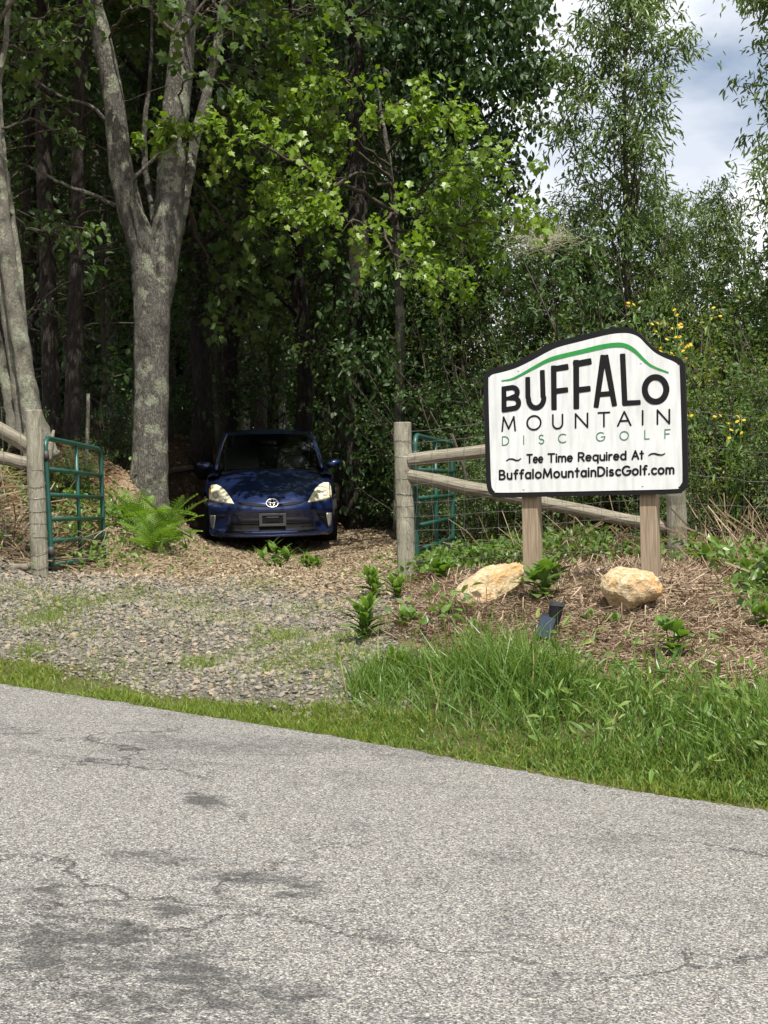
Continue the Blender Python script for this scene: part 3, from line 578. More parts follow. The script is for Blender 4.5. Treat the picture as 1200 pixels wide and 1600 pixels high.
def wire_part(name, pts, r, parent, base, n=5):
    V, F = tube(np.array([tuple(Vector(p) - base) for p in pts]), r, n); m = MB(); m.add(V, F); return m.build(name, 'wire', parent)
def wire_run(fence, base, topA, topB, botA, botB, fr, nst, rr, seed, rad=0.0015):
    """woven wire between two post lines: horizontal wires and upright stays"""
    r = random.Random(seed); lines = []
    for f in fr:
        a = botA.lerp(topA, f); b = botB.lerp(topB, f); pts = []
        for i in range(13):
            t = i / 12; q = a.lerp(b, t); q.z += -0.02 * math.sin(t * math.pi) + r.uniform(-.008, .008); pts.append(q)
        lines.append(pts); wire_part('wire', pts, rad, fence, base)
    for i in range(nst):
        t = (i + .6) / nst; pts = []
        for pl in lines[:rr]:
            x = t * 12; k = min(int(x), 11); q = pl[k].lerp(pl[k + 1], x - k); q = q + Vector((r.uniform(-.014, .014), -0.003, 0)); pts.append(q)
        wire_part('stay_wire', pts, rad * .9, fence, base, 4)
    return lines
def post_at(fence, base, top, bot, r, seed, mat='post_wood'):
    p = log_obj('post', bot - Vector((0, 0, .25)), top, r * 1.04, r, mat, fence, seed, 18, 16, base)
    return p
def wraps(post_top, post_bot, r, n, fence, base, seed):
    rr = random.Random(seed)
    for i in range(n):
        f = .06 + .9 * i / n; c = post_bot.lerp(post_top, f); pts = []; ph = rr.uniform(0, 6.28); tilt = rr.uniform(-.03, .03)
        for k in range(15):
            a = ph + k / 14 * 6.28; pts.append(c + Vector((math.cos(a) * (r + .003), math.sin(a) * (r + .003), tilt * math.sin(a * 1.0) + .01 * math.sin(a))))
        wire_part('wire_wrap', pts, .0022, fence, base, 4)
# right: gate post, second post behind the sign, brace rail and diagonal, wire
tA, bA = P(629, 661, 12.1), P(636, 903, 12.1); tB, bB = P(1056, 690, 11.3), P(1058, 884, 11.5)
base = Vector((bA.x, bA.y, gzf(bA.x, bA.y)))
fr = thing('wood_wire_fence', 'weathered post and rail fence with wire mesh behind the sign', 'fence', base)
post_at(fr, base, tA, bA, .078, 1); post_at(fr, base, tB, bB, .080, 2)
log_obj('rail', P(640, 719, 12.06), P(1050, 668, 11.35), .058, .052, 'rail_wood', fr, 3, 14, 14, base)
log_obj('brace_rail', P(640, 743, 12.08), P(1050, 826, 11.45), .062, .050, 'rail_wood', fr, 4, 14, 14, base)
topA = P(633, 672, 12.0); topB = P(1060, 610, 11.2)
wire_run(fr, base, topA + Vector((0, -.02, 0)), topB + Vector((0, -.03, 0)), bA + Vector((.0, -.08, .03)), bB + Vector((0, -.08, .03)), [0.02, .11, .2, .3, .4, .5, .62, .76, .9, .985], 16, 9, 5)
wire_run(fr, base, P(1060, 610, 11.2), P(1330, 640, 10.6), bB + Vector((0, -.08, .03)), P(1330, 880, 10.8), [0.05, .2, .36, .52, .7, .9], 9, 5, 6)
wraps(tA, bA, .079, 11, fr, base, 3); wraps(tB, bB, .081, 8, fr, base, 4)
# left: gate post and the fence climbing the bank out of frame
tC, bC = P(53, 642, 11.65), P(62, 897, 11.65); tD, bD = P(-190, 470, 11.2), P(-190, 740, 11.2)
base = Vector((bC.x, bC.y, gzf(bC.x, bC.y)))
fl = thing('wood_wire_fence', 'weathered gate post with rails and wire climbing the bank at the left edge', 'fence', base)
post_at(fl, base, tC, bC, .069, 11)
log_obj('rail', P(46, 699, 11.7), P(-190, 560, 11.3), .062, .06, 'rail_wood', fl, 13, 14, 14, base)
log_obj('brace_rail', P(48, 725, 11.7), P(-190, 680, 11.3), .055, .055, 'rail_wood', fl, 14, 14, 14, base)
bD.z = gzf(bD.x, bD.y); post_at(fl, base, tD, bD, .08, 12)
wire_run(fl, base, P(46, 655, 11.6), P(-190, 545, 11.1), P(58, 890, 11.56), P(-190, 760, 11.1), [.04, .14, .26, .38, .52, .68, .84, 1.0], 8, 8, 7)
wraps(tC, bC, .070, 11, fl, base, 8)
for (zx, zy) in ((53, 712), (50, 716)): pass

# ------------------------------------------------------------------ gates
def gate(label, near_top, near_bot, far_top, far_bot, levels, ups, seed, rad=.0225):
    o = near_bot.copy(); g = thing('metal_gate', label, 'gate', o)
    def q(s, f): return near_bot.lerp(far_bot, s).lerp(near_top.lerp(far_top, s), f) - o
    # outer frame: one bent tube with rounded top corners
    c = .10; l = (far_top - near_top).length; h = (near_top - near_bot).length; cu, cv = c / l, c / h
    pts = [q(0, 0)] + [q(0, f) for f in np.linspace(.08, 1 - cv, 8)]
    for a in np.linspace(180, 90, 7)[1:]: pts.append(q(cu + cu * math.cos(R(a)), 1 - cv + cv * math.sin(R(a))))
    pts += [q(s, 1) for s in np.linspace(.2, 1 - cu, 6)]
    for a in np.linspace(90, 0, 7)[1:]: pts.append(q(1 - cu + cu * math.cos(R(a)), 1 - cv + cv * math.sin(R(a))))
    pts += [q(1, f) for f in np.linspace(1 - cv - .06, 0, 8)]
    V, F = tube(np.array([tuple(p) for p in pts]), rad, 10); m = MB(); m.add(V, F); m.build('frame', 'gate_green', g, smooth=True)
    for f in levels:
        V, F = tube(np.array([tuple(q(.01, f)), tuple(q(.5, f)), tuple(q(.99, f))]), rad * .86, 10); m = MB(); m.add(V, F); m.build('bar', 'gate_green', g, smooth=True)
    for s in ups:
        V, F = tube(np.array([tuple(q(s, .02)), tuple(q(s, .5)), tuple(q(s, .99))]), rad * .8, 10); m = MB(); m.add(V, F); m.build('upright', 'gate_green', g, smooth=True)
    for f in (.12, .86):
        a = q(0, f); m = MB(); V, F = tube(np.array([tuple(a + Vector((0, 0, -.04))), tuple(a + Vector((0, 0, .04)))]), rad * 1.35, 10); m.add(V, F)
        V, F = tube(np.array([tuple(a), tuple(a + Vector((-.07 if seed else .07, -.03, 0)))]), .011, 8); m.add(V, F); m.build('hinge', 'plastic_grey', g, smooth=True)
    return g
gate('green tubular metal gate swung open beside the left gate post', P(70, 684, 11.75), P(81, 886, 11.75), P(157, 702, 13.6), P(163, 873, 13.6), [.015, .20, .37, .56, .76], [.52], 1)
gate('green tubular metal gate swung open behind the right wire fence', P(648, 680, 12.25), P(652, 905, 12.25), P(706, 693, 14.0), P(708, 878, 14.0), [.03, .20, .37, .56, .76], [.52], 0)

# ------------------------------------------------------------------ rocks and solar spotlight
def rock(label, c, size, seed, rz, tilt):
    r = np.random.default_rng(seed); bm = bmesh.new(); bmesh.ops.create_icosphere(bm, subdivisions=5, radius=0.5)
    pl = [(norm(r.normal(0, 1, 3)), r.uniform(.20, .40)) for _ in range(15)]
    for v in bm.verts:
        p = np.array(v.co); p = np.sign(p) * np.abs(p) ** .8 * .56
        for n_, d_ in pl:
            e = p.dot(n_) - d_
            if e > 0: p = p - n_ * e * .97
        q = p * 7; p = p * (1 + .10 * math.sin(q[0] * 1.3 + seed) * math.sin(q[1] * 1.7) * math.sin(q[2] * 1.1 + 1))
        q = p * 23 + seed; p = p * (1 + .035 * math.sin(q[0] + math.sin(q[1] * 1.3)) * math.sin(q[2] * 1.2 + q[1]))
        q = p * 61 + seed; p = p * (1 + .016 * math.sin(q[0] + 2 * math.sin(q[1])) * math.sin(q[2] + 2 * math.sin(q[0] * .7)))
        v.co = Vector(p * np.array(size))
    me = bpy.data.meshes.new('rock'); bm.to_mesh(me); bm.free(); me.materials.append(M['rock'])
    for f in me.polygons: f.use_smooth = False
    o = link('rock', me); o.location = c; o.rotation_euler = (tilt[0], tilt[1], rz); return tag(o, label, 'rock')
p = P(765, 925, 8.98); rock('long low cream rock lying at the foot of the left sign post', (p.x, p.y, gzf(p.x, p.y) + .085), (.74, .44, .35), 3, R(20), (0, R(-27)))
p = P(985, 925, 8.55); rock('chunky cream rock standing in front of the right sign post', (p.x, p.y, gzf(p.x, p.y) + .10), (.55, .48, .47), 8, R(-10), (R(8), R(4)))
p = P(853, 1003, 8.0); p.z = gzf(p.x, p.y)
sp = thing('solar_spotlight', 'small black solar spotlight tilted in the mulch before the sign', 'spotlight', p, R(-14))
def cyl(name, a, b, ra, rb, mat, parent, n=20, bev=True):
    a = Vector(a); b = Vector(b); t = [0, .02, .98, 1] if bev else [0, 1]; rr = [ra * .93, ra, rb, rb * .93] if bev else [ra, rb]
    V, F = tube(np.array([tuple(a.lerp(b, x)) for x in t]), rr, n); m = MB(); m.add(V, F); return m.build(name, mat, parent, smooth=False)
cyl('stake', (0, 0.02, -.12), (0, 0.02, .06), .004, .010, 'plastic', sp, 10)
pan = bevel_box('solar_panel', (0.0, -0.012, .085), (.088, .014, .135), 'solar', sp, .004); pan.rotation_euler = (R(-34), R(16), 0)
bk = bevel_box('housing', (0.004, 0.018, .09), (.092, .042, .14), 'plastic', sp, .008); bk.rotation_euler = (R(-34), R(16), 0)
cyl('lamp_head', (.035, .05, .10), (.060, .075, .215), .036, .042, 'plastic', sp, 24)
V_ = cyl('lens_rim', (.0575, .0725, .196), (.0605, .0755, .222), .045, .045, 'plastic_grey', sp, 24)
#@@PART3
# ------------------------------------------------------------------ car (front towards -y in its own space)
CARP = P(425, 848, 17.55); _yaw = math.atan2(-CARP.x, CARP.y) + R(0.6)
_cf = Vector((math.sin(_yaw), -math.cos(_yaw), 0))
_wf = CARP - _cf * 0.95; _wr = CARP - _cf * 3.65
zf, zr_ = gzf(_wf.x, _wf.y), gzf(_wr.x, _wr.y); zf = P(425, 848, 18.4).z; zr_ = min(zr_, zf + .14)
car = thing('car', 'dark blue hatchback car parked on the drive facing the camera', 'car', (CARP.x, CARP.y, zf - (zr_ - zf) / 2.7 * .95))
car.rotation_euler = (math.atan2(zr_ - zf, 2.7), 0, _yaw)
def grid_obj(name, rows, mat, parent, smooth=True, solid=0.0, flip=False):
    A = np.array(rows, float); n, k = A.shape[:2]; ii = np.arange(n - 1)[:, None] * k + np.arange(k - 1)[None, :]
    q = np.stack([ii, ii + 1, ii + k + 1, ii + k], -1).reshape(-1, 4)
    if flip: q = q[:, ::-1]
    m = MB(); m.add(A.reshape(-1, 3), q); o = m.build(name, mat, parent, smooth)
    if solid:
        md = o.modifiers.new('thick', 'SOLIDIFY'); md.thickness = solid; md.offset = 0
    return o
US = np.concatenate([np.linspace(-1, -.7, 10), np.linspace(-.66, .66, 25), np.linspace(.7, 1, 10)])
def row_pts(yc, zc, w, sw, drop, ps=2.6, pd=3.0):
    u = US; return np.stack([w * u, yc + sw * np.abs(u) ** ps, zc - drop * np.abs(u) ** pd], -1)
prof = [(.10, .130, .70, .30, .0), (.045, .150, .76, .36, .0), (.02, .185, .785, .39, .0), (.03, .225, .79, .40, .0), (.055, .25, .79, .38, .0), (.065, .30, .79, .37, .0), (.055, .36, .79, .37, .0), (.025, .43, .79, .40, .0), (.0, .47, .79, .42, .0), (.005, .52, .79, .43, .0), (.03, .565, .79, .43, .005), (.075, .605, .79, .44, .0), (.14, .655, .79, .44, .0), (.23, .705, .79, .42, .0),
        (.34, .750, .79, .37, .01), (.48, .800, .79, .30, .025), (.62, .842, .785, .24, .04), (.78, .883, .78, .19, .055), (.92, .918, .775, .17, .07), (1.04, .948, .765, .19, .085)]
pp = smooth_path(prof and [p[:3] for p in prof], 60); pq = smooth_path([(p[3], p[4], 0) for p in prof], 60)
front = grid_obj('front_body', [row_pts(a[0], a[1], a[2], b[0], b[1]) for a, b in zip(pp, pq)], 'paint', car)
bvh = BVHTree.FromPolygons([v.co.copy() for v in front.data.vertices], [tuple(p.vertices) for p in front.data.polygons])
# flanks with wheel arches
WY, WR = (.95, 3.65), .318
for s in (-1, 1):
    ys = np.linspace(.64, 4.40, 60); rows = []
    for y in ys:
        zl = .19 + .02 * (y > 4)
        for wy in WY:
            d = abs(y - wy)
            if d < .375: zl = max(zl, .315 + math.sqrt(.375 ** 2 - d * d))
        xm = .770 + .097 * min(1, max(0, (y - .62) / .36)) ** .75; xm -= .16 * max(0, (y - 3.7) / .7) ** 2
        zt = np.interp(y, [.4, .62, .92, 1.2, 2, 3.2, 4.4], [.70, .79, .86, .90, .94, .98, 1.0]); r = []
        for f in np.linspace(0, 1, 12):
            z = zl + (zt - zl) * f; zz = (z - .2) / .75; x = xm * (1 - .02 * (1 - min(1, zz * 2.5)) ** 2) - .085 * max(0, zz - .55) ** 1.7 / .45 ** 1.7 * .9
            r.append((s * x, y, z))
        rows.append(r)
    grid_obj('side_panel', rows, 'paint', car)
    # shoulder that closes the gap between side and glass
    rows = []
    for y in np.linspace(.98, 4.38, 40):
        zt = np.interp(y, [.4, .62, .92, 1.2, 2, 3.2, 4.4], [.70, .79, .86, .90, .94, .98, 1.0]); xm = .770 + .097 * min(1, max(0, (y - .62) / .36)) ** .75; xm -= .16 * max(0, (y - 3.7) / .7) ** 2
        zz = (zt - .2) / .75; x = xm - .085 * max(0, zz - .55) ** 1.7 / .45 ** 1.7 * .9; xi = np.interp(y, [.5, 1.0, 1.2, 4.4], [.70, .66, .66, .60])
        rows.append([(s * x, y, zt), (s * (x * .6 + xi * .4), y, zt + .022), (s * xi, y, zt + .012)])
    grid_obj('shoulder', rows, 'paint', car)
# windscreen, roof, side windows, pillars
ws = [(1.045, .955, .690, .20, .0), (1.22, 1.060, .672, .19, .0), (1.42, 1.175, .648, .17, .0), (1.62, 1.280, .622, .15, .005), (1.82, 1.370, .592, .12, .01), (1.95, 1.418, .570, .10, .012)]
wr = [row_pts(*w_, 2.2, 2.6) for w_ in ws]
grid_obj('windscreen', wr, 'glass', car)
roof = [(1.95, 1.418, .572, .10, .012), (2.05, 1.445, .570, .085, .02), (2.3, 1.482, .560, .05, .03), (2.65, 1.490, .552, .02, .035), (3.1, 1.462, .545, .0, .04), (3.6, 1.370, .530, -.03, .04), (4.1, 1.215, .52, -.05, .04), (4.40, 1.09, .53, -.08, .03), (4.47, .80, .64, -.15, .0), (4.46, .3, .70, -.16, 0)]
rp_ = smooth_path([q[:3] for q in roof], 36); rq_ = smooth_path([(q[3], q[4], 0) for q in roof], 36)
rrow = [row_pts(a[0], a[1], a[2], b[0], b[1], 2.2, 2.6) for a, b in zip(rp_, rq_)]
grid_obj('roof', rrow, 'paint', car)
for s in (0, -1):
    sg = -1 if s == 0 else 1; top = [w_[s] for w_ in wr] + [r_[s] for r_ in rrow[1:26]]
    wp = [np.array(w_[s]) for w_ in wr] + [np.array(r_[s]) for r_ in rrow[1:5]]
    # pillar: a rounded strip following the edge of the windscreen
    V, F = tube(np.array(wp) + np.array([sg * .012, .012, 0]), .026, 8); m = MB(); m.add(V, F); m.build('pillar', 'paint', car, smooth=True)
    rows = []
    for q in top[1:]:
        q = np.array(q); zb = np.interp(q[1], [1, 2, 3.2, 4.4], [.90, .95, .99, 1.02]); b_ = np.array([sg * .735, q[1], zb])
        rows.append([q + np.array([sg * .006, 0, 0]), q * .5 + b_ * .5 + np.array([sg * .02, 0, 0]), b_])
    grid_obj('side_window', rows, 'glass_dark', car)
# things projected onto the nose from the front
def cp(zx, zy): return ((zx - 597) / 552.0, (zy - 591) / -552.0 + .545)
def hit(x, z):
    """front point of the bodywork straight behind (x, z) seen from 17.5 m ahead"""
    o = Vector((0, -17.5, .545)); d = (Vector((x, 0, z)) - o).normalized(); h = bvh.ray_cast(o, d); return (h[0], h[1]) if h[0] is not None else (Vector((x, .4, z)), Vector((0, -1, 0)))
def patch(name, pts, mat, parent, lift=.004, depth=.02, cuts=3, smooth=True, zoom=True):
    bm = bmesh.new(); vs = [bm.verts.new((*(cp(*q) if zoom else q), 0)) for q in pts]; bm.faces.new(vs)
    bmesh.ops.triangulate(bm, faces=bm.faces[:]); bmesh.ops.subdivide_edges(bm, edges=bm.edges[:], cuts=cuts, use_grid_fill=True)
    bnd = [e for e in bm.edges if e.is_boundary]; bpos = {}
    for v in bm.verts:
        h, n = hit(v.co.x, v.co.y); d = Vector((0, -1, 0)); bpos[v] = h + d * lift
    for v, q in bpos.items(): v.co = q
    r = bmesh.ops.extrude_edge_only(bm, edges=bnd)
    for g in r['geom']:
        if isinstance(g, bmesh.types.BMVert): g.co.y += depth + lift
    bmesh.ops.recalc_face_normals(bm, faces=bm.faces); me = bpy.data.meshes.new(name); bm.to_mesh(me); bm.free()
    for f in me.polygons: f.use_smooth = smooth
    me.materials.append(M[mat]); return link(name, me, parent)
def mir(pts): return [(1194 - x, y) for x, y in pts]
HL = [(172, 478), (182, 466), (232, 462), (262, 475), (292, 500), (318, 535), (345, 582), (300, 580), (230, 572), (168, 560)]
for fn in (lambda p: p, mir):
    h = patch('headlight', fn(HL), 'lamp_lens', car, .006)
    patch('indicator', fn([(171, 480), (182, 470), (193, 468), (194, 500), (184, 548), (168, 556)]), 'amber', h, .0085, .01, 2)
    for cx_, cy_, rr in ((222, 528, 22), (280, 545, 14)):
        patch('lamp_bowl', fn([(cx_ + rr * math.cos(a), cy_ + rr * math.sin(a)) for a in np.linspace(0, 2 * math.pi, 15)[:-1]]), 'lamp_bowl', h, .009, .01, 1)
        patch('lamp_bulb', fn([(cx_ + rr * .55 * math.cos(a), cy_ + rr * .55 * math.sin(a)) for a in np.linspace(0, 2 * math.pi, 13)[:-1]]), 'chrome', h, .012, .01, 1)
    pk = patch('fog_lamp_pocket', fn([(174, 655), (284, 660), (276, 676), (224, 690), (208, 768), (180, 752)]), 'plastic', car, .003)
    patch('fog_lamp', fn([(177, 662), (218, 664), (216, 692), (203, 764), (184, 748)]), 'lamp_clear', pk, .008, .01, 2)
patch('upper_grille', [(362, 571), (420, 573), (500, 579), (560, 585), (634, 585), (694, 579), (774, 573), (832, 571), (800, 586), (740, 597), (660, 604), (597, 606), (534, 604), (454, 597), (394, 586)], 'plastic', car, .003)
patch('lower_grille', [(330, 690), (420, 683), (600, 680), (780, 683), (864, 690), (895, 735), (925, 778), (760, 786), (597, 789), (434, 786), (275, 780), (300, 735)], 'plastic', car, .003)
for y_ in (716, 742, 764): patch('grille_slat', [(322 - (y_ - 716) * .5, y_), (597, y_ - 2), (872 + (y_ - 716) * .5, y_), (872 + (y_ - 716) * .5, y_ + 7), (597, y_ + 5), (322 - (y_ - 716) * .5, y_ + 7)], 'plastic', car, .010, .008, 3)
patch('bumper_lip', [(270, 792), (597, 800), (924, 790), (935, 803), (597, 816), (262, 806)], 'paint', car, .016, .02, 3)
patch('hood_seam', [(340, 507), (450, 503), (597, 500), (744, 503), (854, 507), (854, 510), (744, 506), (597, 503), (450, 506), (340, 510)], 'plastic', car, .0015, .004, 2)
# badge: ring and inner ellipses
def ring(name, cx_, cy_, rx, ry, wd, mat, parent, lift=.012):
    pts = []
    for a in np.linspace(0, 2 * math.pi, 25):
        x, z = cp(cx_ + rx * math.cos(a), cy_ + ry * math.sin(a)); h, n = hit(x, z); pts.append(tuple(h + Vector((0, -lift, 0))))
    V, F = tube(np.array(pts), wd, 6, False); m = MB(); m.add(V, F); return m.build(name, mat, parent, smooth=True)
bd = patch('badge', [(604 + 41 * math.cos(a), 578 + 28 * math.sin(a)) for a in np.linspace(0, 2 * math.pi, 21)[:-1]], 'print_black', car, .006, .015, 2)
ring('badge_ring', 604, 578, 41, 28, .0050, 'chrome', bd); ring('badge_ring', 604, 578, 14, 25, .0036, 'chrome', bd); ring('badge_ring', 604, 565, 32, 12, .0036, 'chrome', bd)
# plate bracket
px0, pz0 = cp(605, 693); h, n = hit(px0, pz0)
pb = bpy.data.objects.new('plate_bracket', None); C.objects.link(pb)
pb.parent = car; pb.location = (px0, min(h.y, .03) - .022, pz0)
def fr_box(c, s, mat='plastic_grey'): return bevel_box('bracket_bar', c, s, mat, pb, .003, 1)
fr_box((0, 0, .066), (.335, .014, .030)); fr_box((0, 0, -.066), (.335, .014, .030)); fr_box((-.148, 0, 0), (.038, .0135, .10)); fr_box((.148, 0, 0), (.038, .0135, .10)); fr_box((0, .003, -.002), (.15, .010, .055), 'plastic'); fr_box((0, .0, .031), (.16, .012, .012)); fr_box((0, .006, 0), (.27, .006, .11), 'plastic')
# mirrors
for s in (-1, 1):
    bm = bmesh.new(); bmesh.ops.create_uvsphere(bm, u_segments=20, v_segments=12, radius=1.0)
    for v in bm.verts: 
        x, y, z = v.co; v.co = Vector((s * (.862 + .105 * x - .02 * max(0, y)), 1.50 + .075 * y, 1.005 + (.062 if z > 0 else .046) * (abs(z) ** .75 * (1 if z > 0 else -1)) + .012 * x))
    me = bpy.data.meshes.new('mirror'); bm.to_mesh(me); bm.free(); me.materials.append(M['paint'])
    for f in me.polygons: f.use_smooth = True
    mo = link('mirror', me, car)
    V, F = tube(np.array([(s * .70, 1.46, .93), (s * .76, 1.48, .945), (s * .82, 1.50, .975)]), [.03, .022, .022], 8); m = MB(); m.add(V, F); m.build('mirror_arm', 'plastic', mo, smooth=True)
# wheels
def wheel(x, y, s):
    w = bpy.data.objects.new('wheel', None); C.objects.link(w); w.parent = car; w.location = (x, y, WR)
    pr = [(.20, -.09), (.26, -.098), (.300, -.095), (.315, -.08), (.318, -.05), (.318, .05), (.315, .08), (.300, .095), (.26, .098), (.20, .09)]
    V = []; n = 32
    for a in np.linspace(0, 2 * math.pi, n, endpoint=False): V += [(q, r_ * math.cos(a), r_ * math.sin(a)) for r_, q in pr]
    k = len(pr); F = [[i * k + j, i * k + (j + 1) % k, ((i + 1) % n) * k + (j + 1) % k, ((i + 1) % n) * k + j] for i in range(n) for j in range(k)]
    m = MB(); m.add(V, np.array(F)); m.build('tyre', 'rubber', w, smooth=False)
    m = MB(); V, F = tube(np.array([(s * .075, 0, 0), (s * .083, 0, 0)]), [.06, .05], 16); m.add(V, F)
    for i in range(5):
        a = i * 2 * math.pi / 5; c, s_ = math.cos(a), math.sin(a); V, F = box((0, 0, 0), (.016, .045, .17)); V = np.array([(x_ + s * .07, y_ * c - (z_ + .12) * s_, y_ * s_ + (z_ + .12) * c) for x_, y_, z_ in V]); m.add(V, F)
    V, F = tube(np.array([(-.07, 0, 0), (.07, 0, 0)]), [.205, .205], 24, False); m.add(V, F); m.build('rim', 'rim', w)
for s in (-1, 1):
    for y in WY: wheel(s * .765, y, s)
# interior, underbody
bevel_box('underbody', (0, 2.3, .27), (1.42, 3.5, .16), 'plastic', car, .03)
bevel_box('inner_wall', (0, .62, .38), (1.3, .5, .3), 'plastic', car, .03)
bevel_box('dashboard', (0, 1.60, .83), (1.30, .62, .22), 'plastic_grey', car, .06, 3)
bevel_box('cabin_floor', (0, 2.8, .55), (1.34, 3.0, .3), 'plastic', car, .05)
for s in (-1, 1):
    st = bevel_box('seat', (s * .37, 2.50, .93), (.50, .16, .62), 'seat', car, .06, 3); st.rotation_euler.x = R(-14)
    hr = bevel_box('headrest', (0, .02, .40), (.27, .10, .19), 'seat', st, .045, 3)
bevel_box('rear_seat', (0, 3.35, .92), (1.2, .18, .6), 'seat', car, .06, 3)
pts = [(.36 + .185 * math.cos(a), 1.98 + .06 * math.sin(a), .965 + .17 * math.sin(a)) for a in np.linspace(0, 2 * math.pi, 25)]
V, F = tube(np.array(pts), .016, 8, False); m = MB(); m.add(V, F); V, F = tube(np.array([(.18, 1.98, .965), (.36, 1.95, .95), (.54, 1.98, .965)]), [.014, .03, .014], 8); m.add(V, F); m.build('steering_wheel', 'plastic', car, smooth=True)
for x0, x1 in ((-.56, .02), (.06, .60)):
    pts = [(x0 + (x1 - x0) * t, 1.035 + .20 * abs((x0 + (x1 - x0) * t) / .69) ** 2.2 + .02 + .05 * t, .962 + .028 * t) for t in np.linspace(0, 1, 9)]
    V, F = tube(np.array(pts), .010, 6); m = MB(); m.add(V, F); m.build('wiper', 'plastic', car, smooth=True)
bevel_box('rear_view_mirror', (0, 1.86, 1.30), (.22, .03, .06), 'plastic', car, .015, 2)
#@@PART4
# ------------------------------------------------------------------ trees: generators
UP = np.array([0, 0, 1.0])
def rot_to(d, az, el):
    """a direction that leaves d at the angle el, turned az about it"""
    d = d / np.linalg.norm(d); a = np.array([1.0, 0, 0]) if abs(d[0]) < .8 else np.array([0, 1.0, 0]); u = np.cross(d, a); u /= np.linalg.norm(u); w = np.cross(d, u)
    return d * math.cos(el) + (u * math.cos(az) + w * math.sin(az)) * math.sin(el)
def limb_path(rng, p, d, l, n=6, up=0.1, wig=0.12):
    pts = [np.array(p, float)]; d = np.array(d, float)
    for i in range(n - 1):
        d = d + rng.normal(0, wig, 3) + UP * up / n; d /= np.linalg.norm(d); pts.append(pts[-1] + d * l / (n - 1))
    return np.array(pts)
def put_leaves(mb, rng, sites, dirs, size, tmpl, droop=.35, spread=.06, tilt=.6, rnd=None):
    n = len(sites)
    if n == 0: return
    pos = np.asarray(sites) + rng.normal(0, spread, (n, 3)); ax = np.asarray(dirs) * .45 + rng.normal(0, .55, (n, 3)) + np.array([0, 0, -droop]); nr = UP + rng.normal(0, tilt, (n, 3))
    scatter(mb, rng, pos, ax, nr, size * rng.uniform(.5, 1.2, n), tmpl, rnd)
def twigs_on(rng, wood, path, rad, ntw, lt, nleaf, S_, D_, K_, up=.0, sub=3, twr=.006, f0=.25):
    """side twigs along a limb, leaf places on them"""
    k = len(path)
    for j in range(ntw):
        f = f0 + (1 - f0) * (j + rng.random()) / ntw; x = f * (k - 1); i = min(int(x), k - 2); p = path[i] + (path[i + 1] - path[i]) * (x - i); d = path[i + 1] - path[i]
        td = rot_to(d, rng.uniform(0, 6.28), rng.uniform(.5, 1.1)); td[2] = td[2] * .7 + up; tl = lt * rng.uniform(.6, 1.2) * (1.15 - .5 * f)
        tp = limb_path(rng, p, td, tl, 5, -.1, .18)
        if wood is not None: V, F = tube(tp, np.linspace(twr, twr * .4, 5), 4, False); wood.add(V, F)
        tone = rng.random() * .55
        for s_ in range(sub):
            q = tp[1 + int(rng.integers(0, 4))]; sd = rot_to(tp[-1] - tp[0], rng.uniform(0, 6.28), rng.uniform(.2, .9)); sl = tl * .45
            m = max(1, nleaf // sub); t = rng.uniform(.1, 1, m)[:, None]; S_.append(q + sd * sl * t); D_.append(np.repeat(sd[None], m, 0)); K_.append(np.clip(tone + rng.random(m) * .45, 0, 1))
def gen_tree(seed, H, r0, h0, nprim, plen, ntw, ltw, nleaf, lsize, tmpl, el=(.5, 1.1), up=.25, profile='round', lean=0.0, trunk_n=12, droop=.35, spread=.07, wobble=.12, stems=None, buttress=1.35):
    rng = np.random.default_rng(seed); wood = MB(); S_, D_, K_ = [], [], []
    k = max(8, int(H * 1.6)); t = np.linspace(0, 1, k); path = np.zeros((k, 3)); path[:, 2] = t * H
    path[:, 0] += np.cumsum(rng.normal(0, wobble / k ** .5, k)) * H * .12 + lean * t * H; path[:, 1] += np.cumsum(rng.normal(0, wobble / k ** .5, k)) * H * .12; path[:, :2] -= path[0, :2]
    rad = r0 * (1 - t * .88) * (1 + (buttress - 1) * np.exp(-t * H / .35)); path[0, 2] -= .3
    V, F = tube(path, rad, trunk_n, True, rng, .05); wood.add(V, F)
    for i in range(nprim):
        f = (i + rng.random() * .8) / nprim; h = h0 + (H * .97 - h0) * f; p = np.array([np.interp(h, path[:, 2], path[:, c]) for c in range(3)])
        if profile == 'round': L_ = plen * (.45 + 1.0 * math.sin(min(1, f * 1.05 + .12) * math.pi) ** .8 * .65)
        elif profile == 'cone': L_ = plen * (1.05 - .85 * f)
        else: L_ = plen * (1 - .45 * f)
        e = rng.uniform(*el) * (1 - .35 * f); d = rot_to(UP, i * 2.4 + rng.uniform(-.5, .5), e); lp = limb_path(rng, p, d, L_ * rng.uniform(.75, 1.2), 7, up)
        rr = max(.008, np.interp(h, path[:, 2], rad) * .42); V, F = tube(lp, np.linspace(rr, rr * .25, 7), 5, False); wood.add(V, F)
        twigs_on(rng, wood, lp, rr, ntw, ltw, nleaf, S_, D_, K_, .02)
    crown = MB(); put_leaves(crown, rng, np.concatenate(S_), np.concatenate(D_), lsize, tmpl, droop, spread, .6, np.concatenate(K_)); return wood, crown
